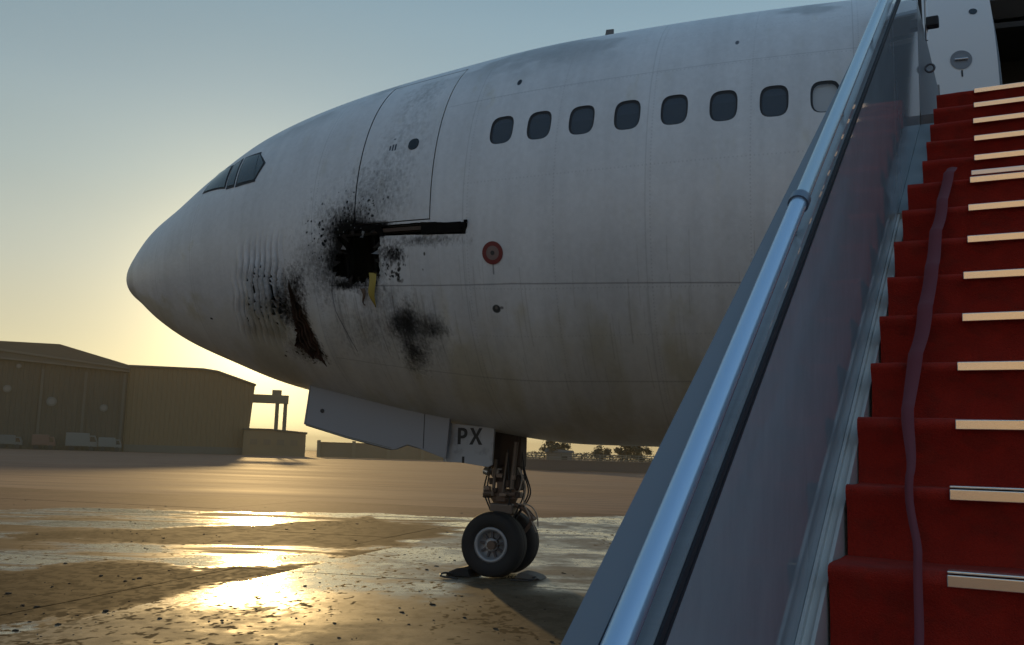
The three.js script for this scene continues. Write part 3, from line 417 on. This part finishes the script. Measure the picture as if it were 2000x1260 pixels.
  part('taxi_light', [bar([X - .22, 1.44, .22], [X - .15, 1.42, .24], .055, 14), bar([X + .02, 1.47, .2], [X - .16, 1.45, .2], .015)], M.alu, g);
  for (const z of [.13, -.13]) part('drag_brace', bar([X - .05, 1.3, z], [X - .7, 2.05, z], .035), M.gear, g);
  for (const g0 of [bar([X + .17, 1.2, .2], [X + .22, 1.85, .2], .035), bar([X - .10, 1.1, .21], [X - .06, 1.6, .21], .025), bar([X + .05, 1.15, .22], [X + .10, 1.7, .21], .018)]) part('actuator', g0, M.steel, g);
  for (const [x, y, z, w, h, m] of [[-.12, 1.30, .19, .07, .09, 0], [.0, 1.38, .21, .09, .06, 1], [.12, 1.27, .2, .06, .1, 0], [.2, 1.36, .2, .05, .07, 1], [-.2, 1.2, .14, .08, .06, 1], [.24, 1.12, .14, .08, .08, 0], [.06, 1.12, .22, .1, .05, 1], [-.06, 1.18, .22, .06, .06, 0]]) part('valve_block', rbox(X + x - w / 2, X + x + w / 2, y - h / 2, y + h / 2, z - .04, z + .04, .012), m ? std([.24, .18, .14], .55, .2) : M.grime, g);
  const hs = []; for (const [dx, dz, b] of [[.22, .10, .10], [.26, .05, .14], [.2, -.1, .12], [-.14, .16, -.06], [-.17, .1, -.1], [.1, .19, .05]]) hs.push(tube([[X + dx, 1.75, dz], [X + dx + b * .4, 1.45, dz + .02], [X + dx + b, 1.15, dz], [X + dx * .8 + b * .5, .92, dz * .8], [X + dx * .4, .66, dz * .6]], .011, 6));
  for (const h of hs) part('hose', h, M.dark, g);
  for (const h of [tube([[X + .24, 1.5, .15], [X + .36, 1.25, .16], [X + .33, 1.02, .12], [X + .40, .85, .08], [X + .5, .62, .05]], .009, 6), tube([[X + .2, 1.55, .12], [X + .30, 1.4, .14], [X + .27, 1.2, .14], [X + .2, 1.1, .1]], .012, 6), tube([[X + .25, 1.0, .12], [X + .42, .98, .1], [X + .50, .86, .06], [X + .52, .70, .04]], .010, 6)]) part('cable', h, std([.40, .34, .28], .6), g);
  part('bracket', [rbox(X + .22, X + .30, 1.08, 1.16, .06, .14, .015), rbox(X - .28, X - .2, 1.16, 1.2, .0, .12, .01), rbox(X - .13, X - .02, 1.36, 1.48, .13, .22, .02)], std([.30, .26, .22], .5, .3), g);
  for (const sd of [1, -1]) {
    const w = new THREE.Group(); w.name = 'wheel'; w.position.set(X - .03, .447, sd * .285); w.rotation.y = sd > 0 ? 0 : Math.PI; g.add(w);
    const prof = [[.235, -.13], [.26, -.155], [.33, -.175], [.40, -.165], [.432, -.13], [.445, -.08], [.448, -.05], [.440, -.047], [.440, -.037], [.449, -.034], [.450, 0], [.449, .034], [.440, .037], [.440, .047], [.448, .05], [.445, .08], [.432, .13], [.40, .165], [.33, .175], [.26, .155], [.235, .13]];
    const tg = new THREE.LatheGeometry(prof.map(p => new THREE.Vector2(...p)), 56).rotateX(Math.PI / 2); { const p = tg.attributes.position; for (let i = 0; i < p.count; i++) if (p.getY(i) < -.425) p.setY(i, -.425 - (p.getY(i) + .425) * -.25); tg.computeVertexNormals(); }
    part('tyre', tg, M.rubber, w);
    const rim = new THREE.LatheGeometry([[.02, .07], [.085, .075], [.09, .115], [.055, .13], [.001, .13]].reverse().map(p => new THREE.Vector2(...p)), 32).rotateX(Math.PI / 2);
    part('hub', rim, std([.40, .40, .41], .45, .2), w);
    part('rim', [new THREE.LatheGeometry([[.10, .055], [.17, .06], [.185, .12], [.205, .15], [.24, .145], [.243, .10]].map(p => new THREE.Vector2(...p)), 40).rotateX(Math.PI / 2)], std([.33, .34, .36], .45, .4), w);
    const sp = []; for (let i = 0; i < 9; i++) { const a = i / 9 * 2 * Math.PI; sp.push(box(-.016, .016, .08, .185, .06, .092).rotateZ(a)); } for (const h of sp) part('rim_spoke', h, std([.09, .09, .10], .5, .4), w);
    part('brake_disc', new THREE.CylinderGeometry(.185, .185, .05, 32).rotateX(Math.PI / 2).translate(0, 0, .02), M.dark, w);
    const bo = []; for (let i = 0; i < 9; i++) { const a = (i + .5) / 9 * 2 * Math.PI; bo.push(new THREE.CylinderGeometry(.011, .011, .02, 6).rotateX(Math.PI / 2).translate(Math.cos(a) * .065, Math.sin(a) * .065, .132)); } for (const h of bo) part('wheel_nut', h, M.alu, w);
  }
}
{ // chocks round the nose wheels
  const mk = (name, label, s, z, w, mat, flipX, h) => { const c = Math.cos(-.333), q = Math.sin(-.333); const x = -6.3559 + s * c + z * q, zz = -16.0875 - s * q + z * c; const t = thing(name, label, 'wheel chock', [x, 0, zz], -.333); const k = flipX ? -1 : 1; part('wedge', prism([[-.20 * k, 0], [.14 * k, 0], [.10 * k, h * .75], [.06 * k, h], [-.05 * k, h * .8], [-.16 * k, h * .35]], w, .012).translate(0, 0.012, -w / 2), mat, t); part('rope', tube([[-.1 * k, h * .4, w / 2], [-.2 * k, .05, w / 2 + .12], [-.16 * k, .03, w / 2 + .28], [.1 * k, .02, w / 2 + .33]], .014), M.dark, t); return t; };
  mk('wheel_chock', 'black rubber wedge against the front of the near nose wheel', 6.24, .22, .46, M.rubber, false, .11);
  mk('wheel_chock', 'worn grey chock behind the paired nose wheels', 7.10, .06, .30, std([.15, .145, .135], .8), true, .065);
}

// ------------------------------------------------------------------ the boarding stairs
const ST = [.83186, 0, -2.57728], SYAW = -.48821, RUN = .27728, H0 = 1.40157, Wd = 1.34;
const nose = k => k <= 8 ? [H0 + .2 * k, -RUN * k] : [H0 + 1.6 + .186 * (k - 8), -RUN * k];
{
  const t = thing('boarding_stairs', 'grey metal passenger stairs with blue handrail leading up to the aircraft door', 'boarding stairs', ST, SYAW);
  const brushed = tex(256, 256, (x, y) => { const v = 128 + 60 * (vn(x * .02, y * .9) - .5) + 30 * (fbm(x * .03, y * .03, 3) - .5); return [v, v, v]; }, false, true);
  const panelTex = tex(512, 512, (x, y) => { const m = 1 + .22 * (fbm(x * .012, y * .02, 4) - .5) + .10 * (fbm(x * .12, y * .05, 3) - .5) + .04 * (hash(x, y) - .5); return [s8(.34 * m), s8(.385 * m), s8(.42 * m)]; }, true, true);
  const panelMat = new THREE.MeshPhysicalMaterial({ map: panelTex, roughness: .05, specularIntensity: .33, bumpMap: brushed, bumpScale: .0002 });
  const railMat2 = std([.44, .56, .64], .26, .55, { bumpMap: brushed, bumpScale: .0006 }), railMat = std([.42, .58, .76], .24, .6, { bumpMap: brushed, bumpScale: .0006 }), capMat = std([.16, .175, .20], .45, .25), curbMat = std([.60, .62, .60], .45, .1, { bumpMap: brushed, bumpScale: .001 });
  const slope = (k0, k1, a0, a1, h0, h1, t0 = 0, t1 = 0) => { // a bar along the flight between two lateral positions and two heights above the nosing line
    const [y0, z0] = nose(k0), [y1, z1] = nose(k1); const g = new THREE.BoxGeometry(1, 1, 1), p = g.attributes.position; for (let i = 0; i < p.count; i++) { const e = p.getZ(i) < 0; p.setXYZ(i, p.getX(i) < 0 ? a0 : a1, (e ? y1 : y0) + (p.getY(i) < 0 ? h0 + t0 * (e ? k1 : k0) : h1 + t1 * (e ? k1 : k0)), e ? z1 : z0); } g.computeVertexNormals();
    const uv = g.attributes.uv, L = (k1 - k0) * .342; for (let i = 0; i < uv.count; i++) uv.setXY(i, ((k0 + (p.getZ(i) - z0) / -RUN) * .342) * .5, (p.getY(i) - lerp(y0, y1, (p.getZ(i) - z0) / (z1 - z0))) * .5); return g; };
  const railAt = (k, a, h) => { const [y, z] = nose(k); return [a, y + h, z]; };
  for (const side of [0, 1]) {
    const mx = g => { if (!side) return g; g = g.clone(); g.scale(-1, 1, 1).translate(Wd, 0, 0); if (g.index) { const ix = g.index.array; for (let i = 0; i < ix.length; i += 3) { const q = ix[i]; ix[i] = ix[i + 1]; ix[i + 1] = q; } } return g; };
    const b = new THREE.Group(); b.name = 'balustrade'; t.add(b); const A = -.067;
    const G = .0062, C = -.0135;
    part('panel', mx(slope(-6.4, 8.15, A - .045, A + .022, -.16, .880, C, G)), panelMat, b); part('panel', mx(slope(8.155, 13.1, A - .045, A + .0225, -.2, .880, 0, G)), panelMat, b);
    part('cap', mx(slope(-6.5, 8.2, A - .078, A - .022, -.25, .905, 0, -.0065)), capMat, b);
    part('seal', mx(slope(-6.4, 13, A + .0228, A + .029, .858, .876, G, G)), M.seal, b); part('seal', mx(slope(-6.4, 13, A + .0228, A + .027, .836, .845, G, G)), M.seal, b);
    const rh = k => .953 + G * k;
    part('handrail', mx(bar(railAt(-6.9, A + .004, rh(-6.9)), railAt(.2, A, rh(.2)), .0235, 24)), railMat, b);
    part('rail_collar', mx(bar(railAt(.1, A, rh(.1)), railAt(.22, A, rh(.22)), .029, 20)), std([.12, .16, .22], .4, .4), b);
    part('handrail', mx(bar(railAt(.2, A + .004, rh(.2) + .004), railAt(8, A + .004, rh(8) + .004), .0215, 24)), railMat2, b); part('handrail', mx(bar(railAt(8, A + .004, rh(8) + .004), railAt(13.4, A + .004, rh(13.4)), .0215, 24)), std([.26, .33, .39], .3, .5), b);
    for (const k of [6, 3, 0, -3]) part('rail_bracket', mx(bar(railAt(k, A - .01, rh(k) - .07), railAt(k, A, rh(k)), .012, 8)), M.alu, b);
    part('curb', [mx(slope(-6.6, 8.2, A + .0235, A + .066, -.34, -.075, 0, C)), mx(slope(-6.6, 8.2, A + .0232, A + .033, -.0745, -.05, C, C)), mx(slope(-6.6, 8.2, A + .057, A + .0665, -.0745, -.058, C, C))], curbMat, b);
    // upper flight slides over the lower one
    part('upper_curb', mx(slope(8.2, 13.2, A + .0235, A + .118, -.4, -.10, 0, C * .5)), std([.24, .27, .285], .45, .3), b);
    const [py, pz] = nose(13);
    part('post', [mx(rbox(A - .13, A - .02, py - .3, py + 2.1, pz - .16, pz - .03, .012)), mx(rbox(A - .08, A - .04, py + .9, py + 2.1, pz - .2, pz - .165, .01))], std([.27, .285, .30], .45, .2), b);
    part('platform_panel', [mx(box(A - .03, A + .01, py - .02, py + .74, pz - 1.95, pz - .2)), mx(box(A - .035, A + .015, py - .02, py + .80, pz - 2.0, pz - 1.952))], std([.19, .205, .225], .3), b);
  }
  // black hinge gear of the door canopy at the head of the left side
  const [py, pz] = nose(13); const q = new THREE.Group(); q.name = 'canopy_hinge'; q.position.x = -.085; t.add(q);
  part('arm', [bar([-.04, py + .55, pz - .6], [-.075, py + 2.0, pz - .55], .028), bar([.015, py + .72, pz - .62], [-.01, py + 2.0, pz - .55], .012), bar([-.11, py + .6, pz - .5], [-.13, py + 2.0, pz - .45], .014)], M.dark, q);
  part('arm', [bar([.05, py + .62, pz - .6], [.04, py + 2.0, pz - .6], .010)], M.alu, q);
  part('pivot_block', [rbox(-.065, .01, py + .5, py + .72, pz - .68, pz - .52, .015), rbox(.05, .13, py + .70, py + .77, pz - .62, pz - .55, .01), rbox(.06, .12, py + .93, py + 1.0, pz - .62, pz - .55, .01)], M.seal, q);
  part('chain', [new THREE.TorusGeometry(.028, .008, 6, 14).translate(.065, py + .42, pz - .6), bar([-.03, py + .32, pz - .58], [-.03, py + .52, pz - .58], .012)], std([.12, .13, .15], .4, .5), q);
  // steps, platform and frame
  const stepMat = std([.10, .10, .105], .6, .3);
  for (let k = -6; k <= 13; k++) { const [y, z] = nose(k), [yp] = nose(k - 1); part('step', box(k > 8 ? .075 : .025, Wd - (k > 8 ? .075 : .025), y - .23, y - .03, z - RUN + .004, z - .035), stepMat, t); }
  part('platform', [box(-.06, Wd + .06, py - .16, py - .015, pz - 3.3, pz - RUN)], capMat, t);
  for (const h of [slope(-6.5, 13, -.05, .0, -.62, -.345), slope(-6.5, 13, Wd, Wd + .05, -.62, -.345)]) part('stringer', h, capMat, t);
  for (const h of [bar([.05, .3, -3.6], [.05, py - .2, pz - .6], .05), bar([Wd - .05, .3, -3.6], [Wd - .05, py - .2, pz - .6], .05), bar([.05, .4, -1.4], [.05, 2.6, -2.2], .05), bar([Wd - .05, .4, -1.4], [Wd - .05, 2.6, -2.2], .05)]) part('support_leg', h, capMat, t);
  part('chassis', rbox(.0, Wd, .32, .55, -4.6, -.6, .03), capMat, t);
  for (const [x, z] of [[.02, -1.4], [Wd - .02, -1.4], [.02, -4.0], [Wd - .02, -4.0]]) { const w = part('wheel', new THREE.LatheGeometry([[.12, -.09], [.26, -.1], [.32, -.06], [.32, .06], [.26, .1], [.12, .09]].map(p => new THREE.Vector2(...p)), 24).rotateZ(Math.PI / 2).translate(x, .32, z), M.rubber, t); }
}
// red carpet that covers the treads and risers
const carpetPath = (() => { const pts = []; for (let k = -6; k <= 13; k++) { const [y, z] = nose(k); const [yb] = k > -6 ? nose(k - 1) : [.01]; const D = k === 13 ? 1.2 : RUN; pts.push([yb + .004, z - .004, k], [lerp(yb, y, .33), z - .010, k], [lerp(yb, y, .66), z - .006, k], [y - .030, z + .010, k], [y - .012, z + .016, k], [y + .003, z + .010, k], [y + .007, z - .012, k], [y + .005, z - D * .3, k], [y + .003, z - D * .66, k], [y + .004, z - D + .012, k]); } return pts; })();
{
  const t = thing('red_carpet', 'worn deep red carpet laid over the steps of the boarding stairs', 'carpet', ST, SYAW);
  const NA = 60, pos = [], uv = [], idx = []; let L = 0;
  carpetPath.forEach(([y, z, k], i) => {
    if (i) L += Math.hypot(y - carpetPath[i - 1][0], z - carpetPath[i - 1][1]);
    for (let j = 0; j <= NA; j++) {
      const left = k >= 9 ? .055 : .004 + .010 * (vn(k * 1.7, 3) - .3), u = j / NA, a = lerp(left, Wd - left, u);
      const w = .040 * (fbm(a * 3.6 + k * 5.1, i * .37 + 2, 3) - .5), sag = (i % 10 < 4 ? 1 : .5) * w;
      pos.push(a, y + (i % 10 >= 5 ? Math.max(-.004, sag * .8) : sag * .3), z + (i % 10 < 5 ? Math.max(-.006, sag * 1.4) : 0)); uv.push(a / .5, L / .5);
    }
  });
  const n = carpetPath.length; for (let i = 0; i < n - 1; i++) for (let j = 0; j < NA; j++) { const a = i * (NA + 1) + j; idx.push(a, a + 1, a + NA + 2, a, a + NA + 2, a + NA + 1); }
  const g = new THREE.BufferGeometry(); g.setAttribute('position', new THREE.Float32BufferAttribute(pos, 3)); g.setAttribute('uv', new THREE.Float32BufferAttribute(uv, 2)); g.setIndex(idx); g.computeVertexNormals();
  const map = tex(512, 512, (x, y) => { const m = .80 + .45 * fbm(x * .02, y * .02, 4) + .35 * (vn(x * .5, y * .5) - .5) + .18 * (hash(x, y) - .5); const d = smooth(.55, .75, fbm(x * .015 + 40, y * .02 + 3, 4)) * .45; return [s8(lerp(.33, .21, d) * m), s8(lerp(.017, .020, d) * m), s8(lerp(.006, .009, d) * m)]; }, true);
  map.wrapS = map.wrapT = THREE.MirroredRepeatWrapping; const pile = tex(256, 256, (x, y) => { const v = 255 * (.5 * hash(x, y) + .5 * vn(x * .4, y * .4)); return [v, v, v]; }, false, true); pile.repeat.set(2, 2);
  part('runner', g, new THREE.MeshPhysicalMaterial({ map, roughness: .95, bumpMap: pile, bumpScale: .003, sheen: .35, sheenRoughness: .5, sheenColor: lin(.5, .08, .05) }), t);
  // cream nosing strips
  const r2 = mulberry(8), sm = std([.92, .84, .74], .22, .9), sm2 = std([.80, .76, .76], .3, .9);
  for (let k = -6; k <= 13; k++) { const [y, z] = nose(k), a0 = (k >= 9 ? .286 - .004 * (k - 9) : .284) + .012 * (r2() - .5), g = [rbox(a0, Wd - .285, y - .026, y + .004, z + .018, z + .034, .003, 1)]; if (k <= 1) g.push(rbox(a0, Wd - .285, y + .007, y + .013, z - .03, z + .030, .003, 1)); part('nosing_strip', g, sm, t); }
  { const [y, z] = nose(8); part('nosing_strip', rbox(.285, Wd - .285, y + .022, y + .046, z - .02, z - .008, .003, 1), sm2, t); }
}
{ // maroon strap lying down the flight
  const t = thing('fabric_strap', 'dusky maroon fabric strap lying down the red carpeted steps', 'strap', ST, SYAW);
  const lat = k => { const K = [-6, -3, -1, 0, 1, 2, 3, 4, 5, 6, 7, 8, 8.4], A = [.30, .28, .245, .222, .185, .152, .158, .166, .172, .168, .180, .192, .198], W = [.02, .02, .02, .02, .022, .036, .046, .050, .050, .048, .046, .046, .046]; let i = 0; while (i < K.length - 2 && k > K[i + 1]) i++; const u = Math.min(1, Math.max(0, (k - K[i]) / (K[i + 1] - K[i]))); const s = u * u * (3 - 2 * u); return [lerp(A[i], A[i + 1], s), lerp(W[i], W[i + 1], s)]; };
  const pos = [], uv = [], idx = []; let rows = 0;
  for (let i = 0; i <= 14.4 * 8; i++) { // bridges loosely from nosing to nosing
    const f = -6 + i / 8, k = Math.floor(f + 1e-6), u = f - k, [y0, z0] = nose(k), [y1, z1] = nose(k + 1), [a, w] = lat(f), sg = .022 * 4 * u * (1 - u);
    const y = lerp(y0, y1, u) + .034 - sg * .8, z = lerp(z0, z1, u) + .034 - sg * .6, wob = .010 * (vn(i * .13, 4) - .5), tw = .010 * (vn(i * .2, 9) - .5);
    for (let q = -2; q <= 2; q++) { const c = (1 - (q / 2) ** 2) * .006; pos.push(a + wob + q / 4 * w, y + c * .8, z + c * .6 + tw * q / 2); uv.push(q / 4 * w, i * .04); } rows++;
  }
  for (let i = 0; i < rows - 1; i++) for (let q = 0; q < 4; q++) { const a = i * 5 + q; idx.push(a, a + 1, a + 6, a, a + 6, a + 5); }
  const g = new THREE.BufferGeometry(); g.setAttribute('position', new THREE.Float32BufferAttribute(pos, 3)); g.setAttribute('uv', new THREE.Float32BufferAttribute(uv, 2)); g.setIndex(idx); g.computeVertexNormals();
  part('webbing', g, std([.17, .035, .045], .85), t);
}

// ------------------------------------------------------------------ far side of the field
const far = (name, label, cat, x, z, turn, group) => thing(name, label, cat, [x, 0, z], turn, group);
{
  const wallTex = tex(512, 256, (x, y) => { const m = 1 + .18 * (fbm(x * .02, y * .03, 4) - .5) + .06 * (hash(x >> 2, 3) - .5) + ((x % 8) < 1 ? -.12 : 0); return [s8(.062 * m), s8(.047 * m), s8(.031 * m)]; }, true, true); wallTex.repeat.set(.05, .05);
  const rib = tex(64, 4, (x) => { const v = (x % 16) < 5 ? 255 : 90; return [v, v, v]; }, false, true); rib.repeat.set(.25, .05); const wm = new THREE.MeshStandardMaterial({ map: wallTex, roughness: .8, bumpMap: rib, bumpScale: .12 }), roof = std([.065, .055, .04], .7), trim = std([.105, .09, .066], .7), lamp = std([.17, .155, .13], .5), gm = std([.12, .115, .10], .7);
  const TH = 21.1 * RAD;
  const h1 = far('hangar', 'long grey hangar with a pale roof band at the left edge of the field', 'hangar', -108.3, -205.3, TH);
  part('wall', prism([[-70, -.3], [25.6, -.3], [25.6, 17.2], [8, 18.6], [-70, 18.6]], 45).translate(0, 0, -45), wm, h1);
  part('roof', prism([[-72, 18.7], [0, 18.7], [25.9, 17.3], [25.9, 18.9], [11.5, 22.6], [0, 22.5], [-72, 22.2]], 46).translate(0, 0, -45.5), roof, h1);
  part('roof_band', [prism([[-72, 20.4], [0, 20.4], [25.95, 18.0], [25.95, 18.35], [0, 20.9], [-72, 20.9]], .4).translate(0, 0, .5), prism([[-72, 18.75], [0, 18.75], [25.95, 17.35], [25.95, 17.6], [0, 19.1], [-72, 19.1]], .4).translate(0, 0, .5)], trim, h1);
  for (const [x, y, r] of [[10.9, 10.2, 1.0], [21.3, 9.3, .8], [2.2, 12.5, .8], [4, 17.4, .5]]) { const l = part('wall_light', new THREE.CylinderGeometry(r, r, .3, 20).rotateX(Math.PI / 2).translate(x, y, .15), gm, h1); part('lens', new THREE.CylinderGeometry(r * .62, r * .62, .3, 20).rotateX(Math.PI / 2).translate(x, y, .35), lamp, l); }
  for (const x of [-30, -62]) part('hangar_door', box(x, x + 28, 0, 12, .02, .25), std([.062, .052, .04], .6), h1);
  for (const x of [8.5, 17, 24.8]) part('pilaster', box(x, x + .5, 0, 17.0, .02, .4), std([.082, .068, .05], .7), h1);
  const h2 = far('hangar', 'plain tan hangar with a sloping roof end, nearest to the aircraft nose', 'hangar', -108.3, -205.3, TH);
  part('wall', prism([[25.7, -.3], [52.2, -.3], [53.3, 15.9], [44.6, 18.5], [41.5, 18.9], [25.7, 18.7]], 60).translate(0, 0, -62), std([.165, .105, .048], .8, 0, { bumpMap: rib, bumpScale: .12 }), h2);
  part('roof', prism([[25.7, 18.75], [41.5, 18.95], [44.6, 18.55], [53.5, 15.95], [53.5, 16.35], [44.8, 19.0], [41.5, 19.35], [25.7, 19.15]], 61).translate(0, 0, -62.5), roof, h2);
  part('wall_base', box(26, 52.2, 0, 1.6, -1.98, -1.7), std([.12, .10, .075], .8), h2);
  const gy = far('gantry', 'tall two-legged steel gantry standing behind the low wall', 'gantry', -59.6, -230, 14 * RAD);
  part('beam', [box(-1, 7.3, 12.2, 14.2, -.6, .6), box(3.4, 5.6, 14.2, 15.4, -.5, .5)], std([.15, .13, .08], .7), gy);
  part('column', box(4.3, 5.2, 0, 12.2, -.4, .4), std([.14, .12, .07], .7), gy); part('column', box(6.2, 7.1, 0, 12.2, -.4, .4), std([.14, .12, .07], .7), gy);
  const w1 = far('low_building', 'low flat-roofed tan building between the hangar and the gear door', 'building', -60.3, -223, 12.5 * RAD);
  part('wall', prism([[0, -.2], [13.9, -.2], [13.9, 5.2], [6, 5.75], [0, 5.75]], 10).translate(0, 0, -10), std([.19, .135, .07], .8), w1); part('roof', prism([[-.3, 5.78], [6, 5.78], [14.2, 5.22], [14.2, 5.55], [6, 6.1], [-.3, 6.1]], 10.6).translate(0, 0, -10.3), roof, w1); for (const x of [1.5, 4.5, 7.5, 10.5]) part('window', box(x, x + 1.6, 2.4, 3.7, .02, .1), std([.13, .095, .055], .5), w1);
  const w2 = far('boundary_wall', 'low tan wall running behind the nose gear door', 'wall', -44.2, -227, 8 * RAD);
  part('wall', [box(0, 48, 0, 3.3, -.3, .3), box(-.1, 48, 3.3, 3.5, -.4, .4)], std([.17, .13, .08], .85), w2); for (const x of [0, 8, 16, 24, 32, 40]) part('pier', box(x, x + .8, 0, 3.9, .31, .7), std([.2, .16, .1], .85), w2);
  // ground vehicles parked in front of the hangar
  const veh = (name, label, cat, x, z, turn, w, h, body, cabf) => { const t = far(name, label, cat, x, z, turn, 'vehicles parked before the hangar'); part('body', rbox(-w / 2, w / 2 - cabf, .9, h, -1.15, 1.15, .12), std(body, .5), t); part('cab', prism([[w / 2 - cabf + .02, .9], [w / 2, .9], [w / 2, h * .5], [w / 2 - cabf * .35, h * .86], [w / 2 - cabf + .02, h * .86]], 2.1, .05).translate(0, 0, -1.05), std(body, .5), t); part('window', [prism([[w / 2 - cabf + .25, h * .52], [w / 2 - .25, h * .52], [w / 2 - cabf * .4, h * .8], [w / 2 - cabf + .25, h * .8]], .04).translate(0, 0, 1.105)], M.glass, t); for (const x0 of [-w * .3, w * .32]) for (const z0 of [-1, 1]) part('wheel', new THREE.CylinderGeometry(.48, .48, .35, 18).rotateX(Math.PI / 2).translate(x0, .48, z0 * 1.02), M.rubber, t); return t; };
  veh('box_truck', 'pale grey box truck parked below the hangar light', 'truck', -90.4, -208, TH, 6.2, 3.7, [.13, .13, .115], 1.7);
  veh('service_van', 'faded red van parked left of the grey truck', 'van', -97.0, -205, TH, 4.4, 3.1, [.13, .06, .04], 1.3);
  veh('service_van', 'grey van parked right of the box truck', 'van', -85.0, -209.5, TH, 4.6, 2.9, [.12, .125, .115], 1.3);
  veh('tow_tractor', 'low dark tractor at the far left edge under the hangar', 'tractor', -102.4, -202.2, TH, 4.2, 2.8, [.10, .10, .09], 1.4);
}
{ // sunlit end of a terminal across the apron, behind the photographer: the warm wall that the metal step edges mirror
  const t = far('terminal_building', 'cream terminal building facing the rising sun across the apron', 'building', -21, 47, 166 * RAD); const wm2 = std([.66, .56, .46], .7);
  part('wall', box(-10, 10, -.2, 27, -30, 0), wm2, t); part('parapet', box(-10.3, 10.3, 27.01, 27.8, -30.3, .3), wm2, t); for (let i = 0; i < 4; i++) part('window', box(-6.8 + i * 4, -5 + i * 4, 2, 3.4, .01, .06), M.glass, t);
}
{ // scrub, wall and trees far behind the nose wheel
  const w = far('boundary_wall', 'low brown wall across the field right of the nose wheel', 'wall', 1.5, -121, -2 * RAD); part('wall', box(0, 34, 0, 1.25, -.2, .2), std([.14, .10, .075], .85), w); part('coping', box(0, 34, 1.26, 1.36, -.26, .26), std([.2, .16, .12], .85), w);
  const b = far('shed', 'pale small shed beneath the trees behind the wall', 'shed', 6.4, -124, 0); part('wall', box(-1.6, 1.6, 0, 2.2, -1.5, 1.5), std([.30, .27, .25], .8), b); part('roof', prism([[-1.9, 2.21], [1.9, 2.21], [1.7, 2.5], [-1.7, 2.7]], 3.6).translate(0, 0, -1.8), std([.14, .14, .13], .7), b); part('door', box(.2, 1.0, 0, 1.8, 1.51, 1.56), M.dark, b);
  const fence = far('field_fence', 'weathered post fence above the brown wall', 'fence', 1.8, -122.4, -2 * RAD); for (let i = 0; i < 12; i++) part('post', box(i * 1.6, i * 1.6 + .1, 0, 2.1, -.05, .05), std([.2, .18, .13], .8), fence); for (const y of [1.45, 1.75, 2.0]) part('rail', box(0, 18, y, y + .1, -.03, .03), std([.2, .18, .13], .8), fence);
  const leafMat = new THREE.MeshStandardMaterial({ color: lin(.10, .085, .045), roughness: .8, side: THREE.DoubleSide }), bark = std([.08, .06, .04], .9);
  const tree = (x, z, h, r, label, seed, lean = 0) => {
    const q = mulberry(seed), t = far('bare_tree', label, 'tree', x, z, 0, 'trees behind the field wall'); const limbs = [bar([0, 0, 0], [lean * .4, h * .5, 0], .14, 7, .09)]; const tips = [];
    for (let i = 0; i < 9; i++) { const a = q() * 6.28, y0 = h * (.3 + .25 * q()), e = [lean + Math.cos(a) * r * (.3 + .6 * q()), h * (.6 + .38 * q()), Math.sin(a) * r * .6]; limbs.push(bar([lean * .3, y0, 0], e, .055, 5, .02)); tips.push(e); }
    part('trunk', limbs, bark, t); const pos = [], idx = []; let n = 0;
    for (let i = 0; i < 1500; i++) { const e = tips[i % tips.length], s = .10 + .10 * q(), u = () => (q() + q() + q() - 1.5) * .7 * r * .45, c = [e[0] + u(), e[1] + u() * .8, e[2] + u()], a = [q() - .5, q() - .5, q() - .5], d = [q() - .5, q() - .5, q() - .5]; for (const [m, k] of [[1, 0], [-.5, 1], [-.5, -1]]) pos.push(c[0] + (a[0] * m + d[0] * k) * s * 1.6, c[1] + (a[1] * m + d[1] * k) * s * 1.6, c[2] + (a[2] * m + d[2] * k) * s * 1.6); idx.push(n, n + 1, n + 2); n += 3; }
    const g = new THREE.BufferGeometry(); g.setAttribute('position', new THREE.Float32BufferAttribute(pos, 3)); g.setAttribute('uv', new THREE.Float32BufferAttribute(new Float32Array(n * 2), 2)); g.setIndex(idx); g.computeVertexNormals(); part('crown', g, leafMat, t);
  };
  tree(5.4, -123, 4.3, 1.7, 'bushy tree just right of the nose gear leg', 3, .2); tree(7.0, -125, 3.3, 1.2, 'small tree right beside the pale shed', 4); tree(11.6, -124, 2.9, 1.5, 'low scrubby tree midway along the field wall', 5); tree(14.2, -123, 4.0, 1.2, 'thin tree under the belly near the stairs', 6, .3); tree(15.2, -125, 3.6, 1.4, 'leafy tree nearest to the stairs', 7); tree(17.0, -124, 3.2, 1.6, 'low tree partly hidden by the stairs', 8);
  const hp = [], hi = []; let n = 0; const q = mulberry(12); for (let i = 0; i < 9000; i++) { const x = 2 + 34 * q(), top = 1.5 + 1.1 * fbm(x * .5, 3, 3), c = [x, top * Math.pow(q(), .6), -123.5 - 1.6 * q()]; for (let k = 0; k < 3; k++) hp.push(c[0] + (q() - .5) * .3, c[1] + (q() - .5) * .3, c[2] + (q() - .5) * .3); hi.push(n, n + 1, n + 2); n += 3; }
  const g = new THREE.BufferGeometry(); g.setAttribute('position', new THREE.Float32BufferAttribute(hp, 3)); g.setAttribute('uv', new THREE.Float32BufferAttribute(new Float32Array(n * 2), 2)); g.setIndex(hi); g.computeVertexNormals(); const sc = part('scrub', g, leafMat, scene); sc.userData = { kind: 'stuff', label: 'dusty olive scrub growing along the field wall', category: 'scrub' };
}
shade(scene);
renderer.render(scene, camera);
